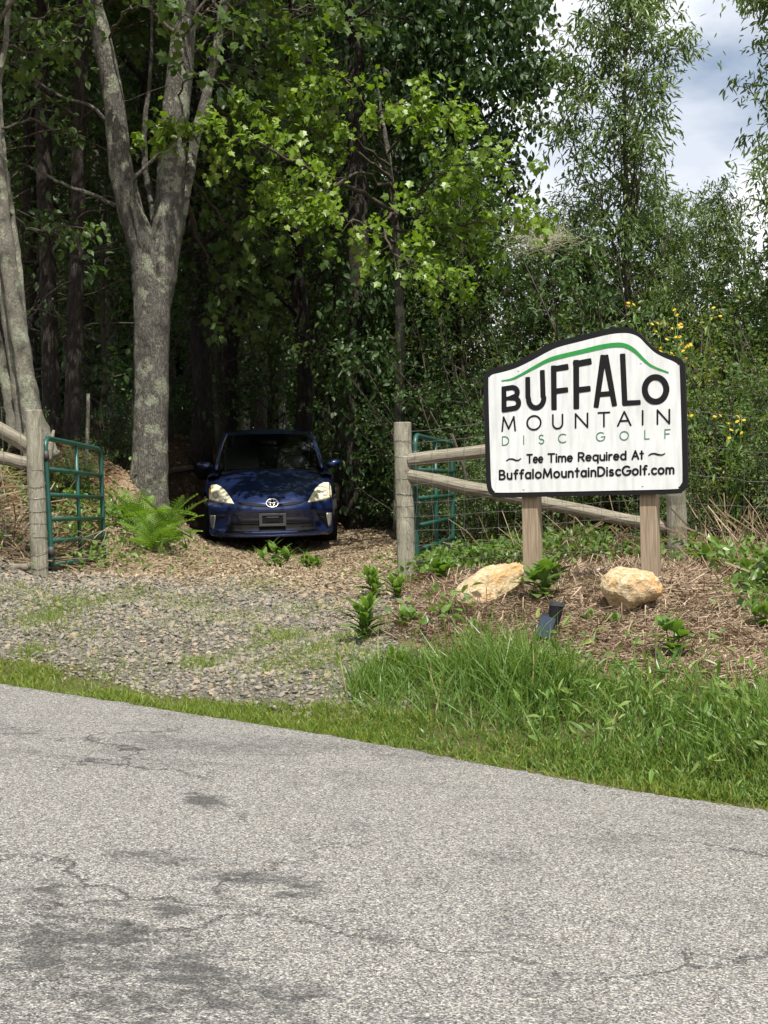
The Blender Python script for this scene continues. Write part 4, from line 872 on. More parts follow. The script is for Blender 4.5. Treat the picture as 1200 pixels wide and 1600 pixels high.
def gen_shrub(seed, H, Rr, nstem, ntw, ltw, nleaf, lsize, tmpl, droop=.2, up=.5):
    rng = np.random.default_rng(seed); wood = MB(); S_, D_, K_ = [], [], []
    for i in range(nstem):
        a = i * 2.4 + rng.uniform(-.4, .4); e = rng.uniform(.08, .75); d = np.array([math.cos(a) * math.sin(e), math.sin(a) * math.sin(e), math.cos(e)]); l = H * rng.uniform(.6, 1.1)
        p = np.array([math.cos(a) * Rr * .22 * rng.random(), math.sin(a) * Rr * .22 * rng.random(), -.1]); lp = limb_path(rng, p, d, l, 8, .15, .14)
        V, F = tube(lp, np.linspace(.014, .004, 8) * H / 2, 5, False); wood.add(V, F); twigs_on(rng, wood, lp, .01, ntw, ltw, nleaf, S_, D_, K_, .05, 3, .004, .12)
    crown = MB(); put_leaves(crown, rng, np.concatenate(S_), np.concatenate(D_), lsize, tmpl, droop, .05, .6, np.concatenate(K_)); return wood, crown
PROTO = {}
def proto(key, gen, wmat, lmat):
    w, c = gen; PROTO[key] = (w.mesh('wood_' + key, wmat, True), c.mesh('crown_' + key, lmat))
def place(name, key, label, cat, x, y, sc=1.0, rz=0.0, group=None, z=None, tilt=(0, 0), parts=('trunk', 'crown'), sz=None):
    o = thing(name, label, cat, (x, y, (gzf(x, y) if z is None else z) - .03), rz, group); o.rotation_euler = (tilt[0], tilt[1], rz); o.scale = (sc, sc, sc if sz is None else sz)
    for nm, me in zip(parts, PROTO[key]): link(nm, me, o)
    return o
proto('forest_a', gen_tree(1, 15, .17, 3.2, 36, 3.0, 10, .8, 26, .115, T_RHOMB, (.7, 1.35), .2), 'bark_dark', 'leaf_dark')
proto('forest_b', gen_tree(2, 16, .15, 2.4, 40, 2.7, 10, .75, 26, .11, T_RHOMB, (.8, 1.45), .1), 'bark_dark', 'leaf_mid')
proto('forest_c', gen_tree(3, 13, .11, 1.4, 38, 2.1, 9, .65, 24, .10, T_OVAL, (.8, 1.4), .15), 'bark_grey', 'leaf_mid')
proto('sapling', gen_tree(4, 5.2, .045, .5, 32, 1.25, 7, .45, 20, .085, T_OVAL, (.7, 1.35), .2), 'bark_twig', 'leaf_mid')
proto('sapling_dark', gen_tree(14, 5.6, .045, .6, 32, 1.45, 7, .5, 20, .09, T_OVAL, (.8, 1.4), .1), 'bark_twig', 'leaf_dark')
proto('ash', gen_tree(5, 7.0, .065, 1.0, 46, 1.5, 11, .5, 28, .12, T_LANCE, (.45, .95), .35, 'round', droop=.7, spread=.07), 'bark_twig', 'leaf_ash')
proto('ash_b', gen_tree(6, 6.2, .055, .8, 40, 1.6, 10, .52, 28, .12, T_LANCE, (.5, 1.0), .35, 'round', droop=.7, spread=.07), 'bark_twig', 'leaf_ash')
proto('shrub', gen_shrub(7, 2.0, 1.1, 30, 9, .38, 21, .06, T_OVAL), 'bark_twig', 'leaf_mid')
proto('shrub_olive', gen_shrub(8, 2.0, 1.0, 30, 9, .38, 21, .05, T_RHOMB), 'bark_twig', 'leaf_olive')
proto('shrub_dark', gen_shrub(9, 2.3, 1.2, 30, 9, .45, 20, .07, T_OVAL), 'bark_twig', 'leaf_dark')
proto('weedy', gen_shrub(10, 1.5, .8, 22, 5, .35, 16, .085, T_LANCE, .1), 'leaf_weed', 'leaf_ash')

# ------------------------------------------------------------------ hero trees
def hero(name, label, stems, wmat, base_px, seed, crown=None, lmat='leaf_mid', n=16, wob=.045, knots=0):
    """a tree whose stems are measured paths: lists of (px, py, depth, width in px)"""
    rng = np.random.default_rng(seed); b = P(*base_px); b.z = gzf(b.x, b.y); o = thing(name, label, 'tree', b)
    m = MB()
    for st in stems:
        p = np.array([tuple(P(a, c, d) - b) for a, c, d, w in st]); w = np.array([w * d / F_PX * .5 for a, c, d, w in st]); k = max(14, len(st) * 6)
        pp = smooth_path(p, k); rr = np.interp(np.linspace(0, len(st) - 1, k), np.arange(len(st)), w); pp[1:-1] += rng.normal(0, .004, (k - 2, 3))
        V, F = tube(pp, rr, n, True, rng, wob); m.add(V, F)
    m.build('trunk', wmat, o, smooth=True); return o, b, rng
def hero_crown(o, b, rng, limbs, lmat, tmpl, lsize, ntw, ltw, nleaf, wmat='bark_twig', droop=.35, spread=.06, sub=3, f0=.25):
    S_, D_, K_ = [], [], []
    for st in limbs:
        p = np.array([tuple((P(*q[:3]) if not isinstance(q, Vector) else q) - b) for q in st]); pp = smooth_path(p, max(7, len(p) * 4)); pp[1:-1] += rng.normal(0, .02, (len(pp) - 2, 3)); l = np.linalg.norm(pp[-1] - pp[0]); wood = MB()
        V, F = tube(pp, np.linspace(.010 + .006 * l, .005, len(pp)), 6, False); wood.add(V, F); twigs_on(rng, wood, pp, .01, max(3, int(ntw * l)), ltw, nleaf, S_, D_, K_, 0.0, sub, .005, f0); wood.build('limb', wmat, o, smooth=True)
    c = MB(); put_leaves(c, rng, np.concatenate(S_), np.concatenate(D_), lsize, tmpl, droop, spread, .55, np.concatenate(K_)); return c.build('crown', lmat, o)
D0 = 15.5
main, mb_, mr = hero('forked_tree', 'big grey forked tree with thick lichen-spotted trunk left of the car', [
    [(231, 815, D0, 76), (233, 765, D0, 63), (236, 700, D0, 55), (238, 600, D0, 53), (239, 500, D0, 56), (238, 440, D0, 59), (226, 385, D0 - .05, 46), (206, 330, D0 - .1, 40), (188, 250, D0 - .15, 37), (178, 150, D0 - .2, 32), (160, 60, D0 - .25, 30), (140, -30, D0 - .3, 27), (105, -200, D0 - .4, 20)],
    [(240, 480, D0 + .02, 50), (250, 425, D0, 52), (260, 360, D0, 46), (265, 290, D0, 42), (270, 210, D0 + .05, 42), (280, 120, D0 + .1, 40), (288, 30, D0 + .1, 36), (300, -60, D0 + .1, 32), (315, -260, D0 + .2, 22)],
    [(262, 420, D0 + .12, 26), (282, 330, D0 + .2, 22), (300, 240, D0 + .3, 19), (326, 130, D0 + .4, 16), (345, 40, D0 + .4, 14), (370, -80, D0 + .4, 12)],
    [(226, 410, D0 - .12, 9), (212, 340, D0 - .25, 8), (206, 290, D0 - .3, 7), (226, 262, D0 - .35, 6), (252, 238, D0 - .4, 5)],
    [(246, 420, D0 + .2, 14), (240, 330, D0 + .25, 12), (228, 270, D0 + .3, 10), (226, 200, D0 + .3, 9), (235, 110, D0 + .3, 6), (238, 0, D0 + .3, 4), (236, -60, D0 + .3, 2)],
    [(180, 322, D0 - .1, 7), (150, 306, D0 - .2, 6), (105, 290, D0 - .3, 5), (60, 266, D0 - .4, 4), (30, 255, D0 - .5, 3)],
    [(168, 190, D0 - .15, 6), (140, 165, D0 - .2, 5), (95, 150, D0 - .3, 4), (40, 115, D0 - .3, 3)]], 'bark_grey', (235, 775, D0), 21)
def rand_limbs(rng, start, n, l, el=(.6, 1.3), fwd=0.0, az=None):
    o_ = []
    for i in range(n):
        s = start[int(rng.integers(0, len(start)))]; d = rot_to(UP, rng.uniform(0, 6.28) if az is None else rng.uniform(*az), rng.uniform(*el)); d[1] -= fwd; d /= np.linalg.norm(d); ll = l * rng.uniform(.6, 1.2); s = Vector(s); d = Vector(d)
        o_.append([s, s + d * ll * .4 + Vector((0, 0, .1)), s + d * ll * .75, s + d * ll + Vector((0, 0, -.25))])
    return o_
tops = [P(150, -10, D0 - .2), P(130, -90, D0), P(290, -10, D0), P(305, -110, D0), P(110, -180, D0), P(312, -220, D0), P(345, 20, D0 + .4), P(285, 60, D0)]
hero_crown(main, mb_, mr, rand_limbs(mr, tops, 40, 2.4, (.4, 1.35), -.6) + rand_limbs(mr, [Vector((-3.1, 16.0, 8.0)), Vector((-2.5, 16.2, 8.6)), Vector((-2.1, 16.4, 9.4)), Vector((-2.9, 16.2, 10.2))], 40, 3.4, (.9, 1.5), 0, (-1.35, 1.35)) + [[(300, 20, D0), (350, 40, D0 + .6), (420, 70, D0 + 1.0), (470, 130, D0 + 1.2)], [(285, 90, D0), (330, 60, D0 + .5), (390, 30, D0 + .8), (450, 30, D0 + 1)], [(290, 30, D0), (330, 110, D0 + .6), (390, 140, D0 + .9)], [(160, 30, D0), (110, 40, D0 - .5), (60, 60, D0 - .8), (20, 100, D0 - 1)], [(298, 200, D0 + .3), (340, 260, D0 + 1.6), (390, 330, D0 + 2.2), (430, 400, D0 + 2.5)], [(285, 260, D0 + .2), (330, 320, D0 + 1.4), (370, 380, D0 + 2.0), (390, 440, D0 + 2.2)], [(310, 140, D0 + .3), (370, 200, D0 + 1.6), (440, 290, D0 + 2.4), (500, 380, D0 + 2.8)], [(320, 90, D0 + .4), (380, 110, D0 + 1.2), (440, 150, D0 + 1.6), (500, 220, D0 + 2)], [(170, 60, D0 - .3), (190, 20, D0 - .7), (230, 10, D0 - .9), (260, 30, D0 - 1)], [(285, 60, D0), (320, 20, D0 - .5), (350, 30, D0 - .8), (370, 60, D0 - .9)], [(276, 150, D0), (300, 120, D0 - .3), (330, 110, D0 - .5)], [(340, 60, D0 + .4), (400, 20, D0 + .9), (480, 10, D0 + 1.4), (540, 40, D0 + 1.8)], [(288, 300, D0 + .3), (320, 400, D0 + 1.8), (350, 450, D0 + 2.2), (370, 500, D0 + 2.4)]], 'leaf_maple' if False else 'leaf_mid', T_MAPLE, .12, 5, .6, 13)  # second limb set: unseen canopy above the frame, added to shade the wood behind
left, lb_, lr = hero('multi_stem_tree', 'pale grey leaning multi-stemmed tree at the left edge behind the gate post', [
    [(66, 720, 13.6, 60), (52, 655, 13.6, 34), (40, 590, 13.6, 28), (28, 510, 13.6, 27), (14, 420, 13.6, 26), (4, 340, 13.6, 24), (-6, 240, 13.6, 22), (-14, 120, 13.6, 20), (-20, -50, 13.6, 16)],
    [(44, 700, 13.8, 40), (36, 640, 13.8, 27), (24, 560, 13.8, 24), (8, 470, 13.8, 22), (-14, 380, 13.8, 20), (-40, 280, 13.8, 18), (-70, 120, 13.8, 14)],
    [(30, 700, 13.9, 34), (16, 620, 13.9, 22), (-4, 540, 13.9, 20), (-30, 440, 13.9, 18), (-70, 300, 13.9, 14)],
    [(38, 560, 13.7, 14), (33, 460, 13.7, 12), (22, 360, 13.8, 11), (10, 280, 13.8, 10), (2, 200, 13.9, 9), (-2, 130, 13.9, 10), (8, 70, 13.9, 9), (14, 0, 13.9, 8), (16, -90, 13.9, 7)]], 'bark_pale', (52, 680, 13.6), 22, n=14, wob=.03)
hero_crown(left, lb_, lr, [[(10, 330, 13.7), (50, 360, 14.2), (100, 350, 14.6), (150, 370, 14.8)], [(0, 200, 13.8), (50, 190, 14.2), (100, 210, 14.6)], [(8, 70, 13.9), (60, 80, 14.3), (120, 60, 14.6)]] + rand_limbs(lr, [P(-16, 60, 13.6), P(-20, -50, 13.6), P(-70, 120, 13.8), P(14, -20, 13.9), P(-60, 200, 13.9), P(16, -100, 13.9)], 20, 2.0, (.5, 1.4), .1) + rand_limbs(lr, [Vector((-4.2, 13.4, 7.2)), Vector((-4.0, 13.2, 8.2)), Vector((-4.3, 13.6, 9.0))], 26, 3.0, (.6, 1.3), .75), 'leaf_mid', T_OVAL, .11, 6, .5, 13)  # last limb set reaches forward out of view, added to shade trunks behind
MD = 17.4
maple, pb_, pr_ = hero('maple_tree', 'young maple with pale sunlit leaves on long level branches over the drive', [
    [(622, 830, MD + .6, 17), (624, 700, MD + .5, 15), (625, 590, MD + .4, 14), (625, 500, MD + .3, 14), (622, 420, MD + .2, 13), (616, 330, MD + .1, 11), (606, 240, MD, 8), (596, 180, MD, 5), (588, 120, MD, 2)]], 'bark_grey', (622, 810, MD + .6), 23, n=10, wob=.02)
ml = [[(616, 330, 17.4), (560, 300, 16.8), (480, 262, 16.2), (400, 225, 15.8), (320, 205, 15.5), (250, 196, 15.3)],
      [(610, 280, 17.4), (570, 245, 16.9), (510, 215, 16.6), (450, 190, 16.4), (400, 165, 16.3)],
      [(606, 240, 17.4), (640, 200, 16.8), (690, 185, 16.4), (735, 195, 16.2)], [(606, 250, 17.4), (590, 200, 16.8), (600, 170, 16.4), (640, 160, 16.2)],
      [(618, 350, 17.4), (650, 300, 16.8), (700, 265, 16.4), (745, 255, 16.2), (790, 262, 16.1)], [(620, 380, 17.4), (580, 360, 16.8), (540, 340, 16.4), (480, 330, 16.2), (430, 320, 16.1)],
      [(616, 330, 17.4), (600, 350, 16.7), (620, 400, 16.3), (660, 430, 16.1), (700, 440, 16.0)], [(618, 360, 17.4), (660, 360, 16.8), (720, 350, 16.5), (780, 345, 16.4), (840, 330, 16.4)],
      [(616, 300, 17.4), (560, 270, 16.7), (520, 290, 16.4), (470, 310, 16.2), (420, 300, 16.1)], [(610, 260, 17.4), (560, 220, 16.8), (520, 170, 16.6), (470, 140, 16.4)], [(600, 200, 17.4), (560, 150, 16.9), (520, 110, 16.7), (470, 95, 16.6)],
      [(622, 420, 17.5), (660, 400, 17.0), (690, 380, 16.7), (730, 380, 16.6)], [(616, 330, 17.4), (650, 340, 16.7), (680, 300, 16.4), (720, 290, 16.2)]]
hero_crown(maple, pb_, pr_, ml, 'leaf_maple', T_MAPLE, .088, 9, .48, 20, droop=.6, spread=.05, f0=.3)
VD = 19.5
vine, vb_, vr = hero('vine_covered_tree', 'tall dark tree draped in hanging vines behind the maple', [
    [(562, 830, VD, 44), (560, 700, VD, 36), (560, 560, VD, 34), (562, 420, VD, 32), (560, 280, VD, 30), (558, 140, VD, 28), (556, 0, VD, 25), (556, -220, VD, 18)],
    [(700, 830, VD + .8, 34), (704, 640, VD + .8, 30), (706, 460, VD + .8, 30), (708, 300, VD + .8, 28), (712, 120, VD + .8, 26), (716, -80, VD + .8, 20), (720, -260, VD + .8, 14)]], 'bark_dark', (600, 815, VD), 24, n=12, wob=.08)
S_, D_, K_ = [], [], []
def drape(rng, px, py, d, r, ln, n):
    c = np.array(P(px, py, d)); q = c + rng.normal(0, 1, (n, 3)) * np.array([r, r * .8, r * .6]); q[:, 2] -= np.abs(rng.normal(0, ln * .4, n)); S_.append(q - np.array(vb_)); dd = rng.normal(0, .4, (n, 3)); dd[:, 2] -= .7; D_.append(dd); K_.append(np.clip(rng.random() * .5 + rng.random(n) * .5, 0, 1))
for i in range(150):
    f = vr.random(); px = 705 + vr.normal(0, 62) * (1.15 - .6 * f); py = -60 + 560 * f; drape(vr, px, py, VD + .5 + vr.normal(0, .5), .26, .5, 46)
for px, py, n_ in ((800, 40, 9), (840, 95, 7), (868, 110, 3), (800, 120, 6), (780, 190, 3), (745, 40, 8), (765, 110, 6), (820, 10, 8), (815, 165, 2), (650, 40, 10), (600, 60, 8), (530, 40, 6), (590, 140, 5), (650, 130, 6), (770, -20, 10), (690, 0, 10)):
    for k in range(n_): drape(vr, px + vr.normal(0, 14), py + vr.normal(0, 14), VD + vr.normal(0, .5), .17, .3, 42)
for i in range(70):
    f = vr.random(); drape(vr, 566 + vr.normal(0, 22) + 40 * f, 380 + 420 * f, VD - .2 + vr.normal(0, .25), .20, .4, 34)
cm = MB(); put_leaves(cm, vr, np.concatenate(S_), np.concatenate(D_), .13, T_OVAL, .5, .03, .7, np.concatenate(K_)); cm.build('vine', 'leaf_dark', vine)
wl = MB()
for i in range(14):
    a = P(vr.uniform(640, 800), vr.uniform(-40, 160), VD + vr.uniform(-.6, .6)); l = vr.uniform(.6, 2.0); pp = limb_path(vr, np.array(a - vb_), np.array([vr.normal(0, .2), 0, -1]), l, 7, 0, .12); V, F = tube(pp, .008, 4, False); wl.add(V, F)
for st in ([(712, 150, VD + .8), (760, 110, VD + .5), (810, 80, VD + .3), (870, 105, VD + .2)], [(712, 230, VD + .8), (750, 190, VD + .4), (800, 160, VD + .2)], [(708, 60, VD + .8), (640, 30, VD), (560, 20, VD)], [(770, 240, VD), (785, 290, VD - .2), (795, 330, VD - .3)]):
    pp = smooth_path([tuple(P(*q) - vb_) for q in st], 12); V, F = tube(pp, np.linspace(.035, .012, 12), 6, False); wl.add(V, F)
wl.build('limb', 'bark_dark', vine, smooth=True)
hero_crown(vine, vb_, vr, rand_limbs(vr, [Vector((-.4, 18.6, 7.8)), Vector((-.4, 18.8, 9.0)), Vector((.6, 19.2, 8.4)), Vector((.9, 19.6, 9.8)), Vector((-.5, 18.9, 10.4))], 44, 3.0, (.8, 1.5), 0, (-1.9, 1.9)), 'leaf_dark', T_OVAL, .12, 5, .6, 15, 'bark_dark')  # unseen upper limbs, added as a canopy that darkens the wood behind

# ------------------------------------------------------------------ dark pines at the left, wood behind the car
def pine(label, px, base_py, d, wpx, lean, seed, group=None):
    o, b, r = hero('pine_tree', label, [[(px, base_py + 30, d, wpx * 1.35), (px + lean * .1, base_py - 60, d, wpx), (px + lean * .4, base_py - 250, d, wpx * .95), (px + lean * .7, base_py - 460, d, wpx * .9), (px + lean, base_py - 720, d, wpx * .82), (px + lean * 1.3, base_py - 1200, d, wpx * .55)]], 'bark_dark', (px, base_py, d), seed, n=12, wob=.07)
    m = MB()
    for i in range(16):
        f = r.uniform(.1, .8); c = np.array(P(px + lean * f, base_py - 700 * f, d) - b); dd = rot_to(UP, r.uniform(0, 6.28), r.uniform(1.1, 1.7)); pp = limb_path(r, c, dd, r.uniform(.5, 1.5), 6, -.2, .16); V, F = tube(pp, np.linspace(.016, .004, 6), 5, False); m = MB(); m.add(V, F); m.build('dead_branch', 'bark_twig', o, smooth=True)
    pass
    S2, D2, K2 = [], [], []; st = [np.array(P(px + lean * f, base_py - 720 * f, d) - b) for f in np.linspace(.75, 1.6, 9)]
    w = MB()
    for i in range(22):
        s = st[int(r.integers(0, len(st)))]; lp = limb_path(r, s, rot_to(UP, r.uniform(0, 6.28), r.uniform(1.0, 1.5)), r.uniform(1.2, 2.4), 6, 0); V, F = tube(lp, np.linspace(.02, .006, 6), 4, False); w.add(V, F); twigs_on(r, None, lp, .01, 9, .6, 14, S2, D2, K2)
    w.build('limb', 'bark_dark', o); c = MB(); put_leaves(c, r, np.concatenate(S2), np.concatenate(D2), .13, T_RHOMB, .35, .08, .6, np.concatenate(K2)); c.build('crown', 'leaf_dark', o)
pine('dark rough-barked pine with a torn base, right of the leaning pale stems', 84, 690, 16.6, 27, -22, 31)
pine('dark rough-barked pine with sun-speckled trunk, nearest the forked tree', 112, 690, 16.2, 25, 18, 32)
pine('dark straight pine trunk half hidden behind the leaning pale stems', 44, 680, 18.5, 24, 6, 33)
# standing trunks deeper in the wood (the same in kind, told apart only by place)
deep = [(312, 21.2, 'forest_a'), (368, 23.2, 'forest_b'), (476, 22.4, 'forest_a'), (250, 19.5, 'forest_a'), (300, 24.5, 'forest_a'), (345, 27, 'forest_b'), (375, 29, 'forest_c'), (410, 33, 'forest_a'), (270, 30, 'forest_b'), (455, 30, 'forest_c'), (500, 26, 'forest_b'), (540, 29, 'forest_a'), (190, 24, 'forest_c'), (150, 27, 'forest_a'), (60, 25, 'forest_b'), (10, 29, 'forest_a'), (-60, 24, 'forest_c'), (215, 33, 'forest_b'), (600, 24.5, 'forest_c'), (120, 34, 'forest_b'), (-110, 20, 'forest_a'), (330, 37, 'forest_a'), (480, 37, 'forest_b'), (30, 36, 'forest_b'), (440, 41, 'forest_a'), (380, 34, 'forest_c'), (80, 30, 'forest_c')]
rg = random.Random(4)
DLAB = {312: 'dark trunk standing just left of the car roof', 368: 'dark trunk rising behind the left half of the car roof', 476: 'dark trunk rising behind the right half of the car roof', 250: 'dark trunk half hidden directly behind the big forked tree', 190: 'shaded trunk between the pines and the forked tree, nearer the fork', 150: 'thin shaded trunk midway between the pines and the forked tree', -110: 'shaded tree beyond the left edge whose leaves reach into the picture', 500: 'shaded trunk above the right mirror of the car', 540: 'shaded trunk just left of the vine-covered trunk', 600: 'shaded tree between the vine-covered trunk and the young maple'}
for px, d, key in deep:
    q = P(px, 780, d); place('forest_tree', key, DLAB.get(px, 'tall shaded broadleaf tree deep in the wood behind the car'), 'tree', q.x, q.y, rg.uniform(.85, 1.15), rg.uniform(0, 6.28), 'shaded trees of the wood')
# young trees under the big ones, at the wood's front edge
for px, d, key, sc, lab in ((345, 21.8, 'sapling_dark', 1.0, 'slender shaded sapling directly behind the car roof'), (690, 21.5, 'sapling_dark', 1.0, 'dark leafy sapling filling the wood edge right of the car'), (535, 24, 'sapling', 1.1, 'leafy sapling with sun-flecked leaves behind the right of the car'), (430, 23.5, 'sapling', 1.05, 'leafy sapling above the middle of the car roof'),
                             (715, 19.0, 'sapling_dark', .85, 'dark sapling rising behind the right gate post'), (735, 18.2, 'sapling', .85, 'leafy sapling behind the left edge of the sign'), (265, 21.5, 'sapling_dark', 1.1, 'dark sapling just right of the forked trunk'), (160, 19, 'sapling_dark', 1.1, 'dark sapling between the pines and the forked trunk'), (20, 17.5, 'sapling_dark', 1.2, 'dark sapling behind the leaning pale stems'),
                             (640, 21, 'sapling', 1.3, 'taller mid-green sapling behind the right gate post'), (610, 24.5, 'sapling_dark', 1.25, 'tall dark sapling behind the right side of the car'), (780, 20, 'sapling_dark', .95, 'dark sapling above the left corner of the sign'), (648, 20.6, 'sapling_dark', .8, 'low dark sapling between the car and the right gate post')):
    q = P(px, 800, d); place('sapling', key, lab, 'tree', q.x, q.y, sc, rg.uniform(0, 6.28))
# ------------------------------------------------------------------ right: ash trees against the sky, shrubs
for px, d, key, sc, rz, lab in ((985, 18.0, 'ash', 1.0, .4, 'tall slender tree with drooping narrow leaves against the sky, right of centre'), (915, 19.5, 'ash_b', .66, 1.5, 'narrow-leaved tree between the vine tree and the tall slender tree'), (1045, 19.2, 'ash_b', .66, 2.5, 'narrow-leaved tree just right of the tall slender tree'),
                                (1140, 16.5, 'ash_b', .58, 3.0, 'small narrow-leaved tree low at the right, above the yellow flowers'), (1298, 15.5, 'ash', .98, 4.0, 'narrow-leaved tree cut by the right edge of the picture'), (845, 18.2, 'ash_b', .60, 5.0, 'low narrow-leaved tree above the top of the sign')):
    q = P(px, 790, d); place('ash_tree', key, lab, 'tree', q.x, q.y, sc, rz)
sh = [(752, 16.4, 'shrub_dark', .8, 'dark shrub behind the right gate leaf'), (770, 14.6, 'shrub', .62, 'low bright green shrub under the rails left of the sign posts'), (850, 14.2, 'shrub', .60, 'low green shrub seen between the sign posts'), (930, 15.0, 'shrub_olive', .72, 'olive shrub seen under the right half of the sign'),
      (790, 17.0, 'shrub_dark', 1.15, 'dark shrub behind the left half of the sign'), (870, 17.4, 'shrub_olive', 1.30, 'olive-green shrub rising above the arched top of the sign'), (960, 17.0, 'shrub_dark', 1.35, 'dark shrub behind the right half of the sign'), (1040, 15.8, 'shrub', 1.15, 'green shrub behind the upper right corner of the sign'),
      (1100, 14.2, 'shrub', 1.0, 'leafy green shrub right of the sign, nearest its edge'), (1170, 14.0, 'shrub_olive', 1.15, 'olive shrub at the right edge beside the sign'), (1120, 12.6, 'shrub_olive', .62, 'low olive shrub right of the far fence post'), (1195, 12.3, 'shrub', .66, 'low green shrub at the right edge of the picture'),
      (1230, 13.2, 'shrub', 1.1, 'green shrub cut by the right edge of the picture'), (1110, 18.5, 'shrub_dark', 1.5, 'tall dark shrub behind the yellow flowers'), (1200, 18, 'shrub', 1.5, 'tall green shrub far at the right edge'), (742, 17.6, 'shrub_dark', 1.0, 'dark shrub just right of the right gate post'), (1060, 12.2, 'shrub', .45, 'small leafy bush at the foot of the far fence post'), (1010, 20, 'shrub_dark', 1.7, 'tall dark shrub below the slender tree'), (900, 21, 'shrub_dark', 1.7, 'tall dark shrub far behind the sign top'), (820, 21, 'shrub_dark', 1.6, 'tall dark shrub below the sky gap'), (700, 15.4, 'shrub_dark', .5, 'low dark shrub right behind the far end of the right gate'), (800, 15.9, 'shrub', .85, 'green shrub behind the lower left of the sign'), (1000, 14.8, 'shrub', .8, 'green shrub behind the lower right of the sign'), (1150, 13.0, 'shrub', .8, 'dense green shrub right of the sign below the small yellow flowers')]
for px, d, key, sc, lab in sh:
    q = P(px, 800, d); place('shrub', key, lab, 'shrub', q.x, q.y, sc, rg.uniform(0, 6.28), parts=('stems', 'foliage'))
for px, d, key, sc, lab in ((1330, 12.6, 'shrub', .9, 'green shrub beyond the right edge of the picture'), (1420, 13.6, 'shrub_olive', 1.1, 'olive shrub well beyond the right edge'), (1530, 13.0, 'shrub', 1.0, 'green shrub farthest beyond the right edge'), (1400, 16.5, 'shrub_dark', 1.4, 'tall dark shrub beyond the right edge'), (1560, 17, 'shrub', 1.5, 'tall green shrub farthest beyond the right edge'), (1440, 11.2, 'shrub_olive', .5, 'low olive shrub beyond the right edge'), (-150, 14.5, 'shrub', .5, 'small green bush beyond the left edge'), (-260, 15, 'shrub_dark', .8, 'dark shrub beyond the left edge')):
    q = P(px, 800, d); place('shrub', key, lab, 'shrub', q.x, q.y, sc, rg.uniform(0, 6.28), parts=('stems', 'foliage'))
for px, d, key, lab in ((-230, 18, 'forest_c', 'shaded tree beyond the left edge behind the bank'), (-330, 21, 'forest_a', 'tall shaded tree farthest beyond the left edge'), (-420, 16, 'forest_b', 'tall tree on the bank beyond the left edge')):
    q = P(px, 780, d); place('forest_tree', key, lab, 'tree', q.x, q.y, 1.0, rg.uniform(0, 6.28))
# left bank shrubs and undergrowth deep in the wood
for px, d, key, sc, lab in ((175, 17.2, 'shrub_dark', .55, 'dark shrub between the forked trunk and the left gate'), (20, 14.6, 'shrub', .32, 'small green bush behind the left rails'), (120, 14.4, 'shrub', .30, 'small green bush seen through the top of the left gate'), (622, 18.9, 'shrub_dark', .42, 'low dark shrub at the drive edge beside the car'), (600, 21.8, 'shrub_dark', .6, 'dark shrub beside the rear of the car'), (615, 23, 'shrub_dark', .9, 'dark shrub in deep shade behind the right of the car'), (300, 24, 'shrub_dark', .9, 'dark shrub in deep shade left behind the car'), (690, 16.2, 'shrub_dark', .42, 'dark low shrub behind the right gate post')):
    q = P(px, 800, d); place('shrub', key, lab, 'shrub', q.x, q.y, sc, rg.uniform(0, 6.28), parts=('stems', 'foliage'))
# the far wood: one leafy mass behind everything
rng = np.random.default_rng(77); m = MB()
for y0, y1, n, zmax in ((38, 44, 42000, 17), (46, 54, 42000, 20)):
    x = rng.uniform(-30, .038 * y0, n); y = rng.uniform(y0, y1, n); z = 1.2 + rng.random(n) ** .85 * zmax; k = n
    pos = np.stack([x, y, z], -1); scatter(m, rng, pos, rng.normal(0, 1, (k, 3)) + np.array([0, 0, -.4]), rng.normal(0, .7, (k, 3)) + UP, rng.uniform(.25, .5, k), T_RHOMB)
n = 22000; x = rng.uniform(-20, 1.4, n); y = rng.uniform(35, 38, n); z = 1.5 + rng.random(n) * 5; pos = np.stack([x, y, z], -1); scatter(m, rng, pos, rng.normal(0, 1, (n, 3)), rng.normal(0, .7, (n, 3)) + UP, rng.uniform(.25, .45, n), T_RHOMB)
n = 16000; x = rng.uniform(1, 30, n); y = rng.uniform(30, 38, n); z = 1.0 + rng.random(n) * (2.6 + .6 * vnoise(x * .8, x * 0, 6)); pos = np.stack([x, y, z], -1); scatter(m, rng, pos, rng.normal(0, 1, (n, 3)) + np.array([0, 0, -.4]), rng.normal(0, .7, (n, 3)) + UP, rng.uniform(.2, .4, n), T_RHOMB)
tag(m.build('far_wood', 'leaf_dark'), 'dense far wood closing the view behind the trees', 'wood', kind='stuff')
# webworm nest hanging in the narrow leaves
q = P(850, 372, 17.2); wn = thing('web_nest', 'pale silky web nest wrapped round a twig above the sign', 'nest', q); r = np.random.default_rng(5); m = MB()
for i in range(520):
    a = r.normal(0, 1, 3) * np.array([.17, .12, .10]); a[0] -= abs(a[2]) * .6; b_ = a + r.normal(0, 1, 3) * np.array([.13, .09, .09]); V, F = tube(np.array([a, (a + b_) / 2 + r.normal(0, .012, 3), b_]), .0009, 3, False); m.add(V, F, float(r.random()))
m.build('web', 'web', wn); m = MB(); V, F = tube(np.array([(-.1, 0, .02), (.22, 0, -.05), (.32, 0, -.22)]), [.012, .01, .006], 5); m.add(V, F); m.build('twig', 'bark_twig', wn)
#@@PART5
# ------------------------------------------------------------------ ground cover
def ground_pts(rng, n, x0, x1, y0, y1):
    x = rng.uniform(x0, x1, n); y = rng.uniform(y0, y1, n); return x, y
def in_view(x, y, pad=1.7): return np.abs(x) < y * 600 / F_PX + pad
def lay(x, y, dz=0.0): return np.stack([x, y, gz(x, y) + dz], -1)
rng = np.random.default_rng(101)
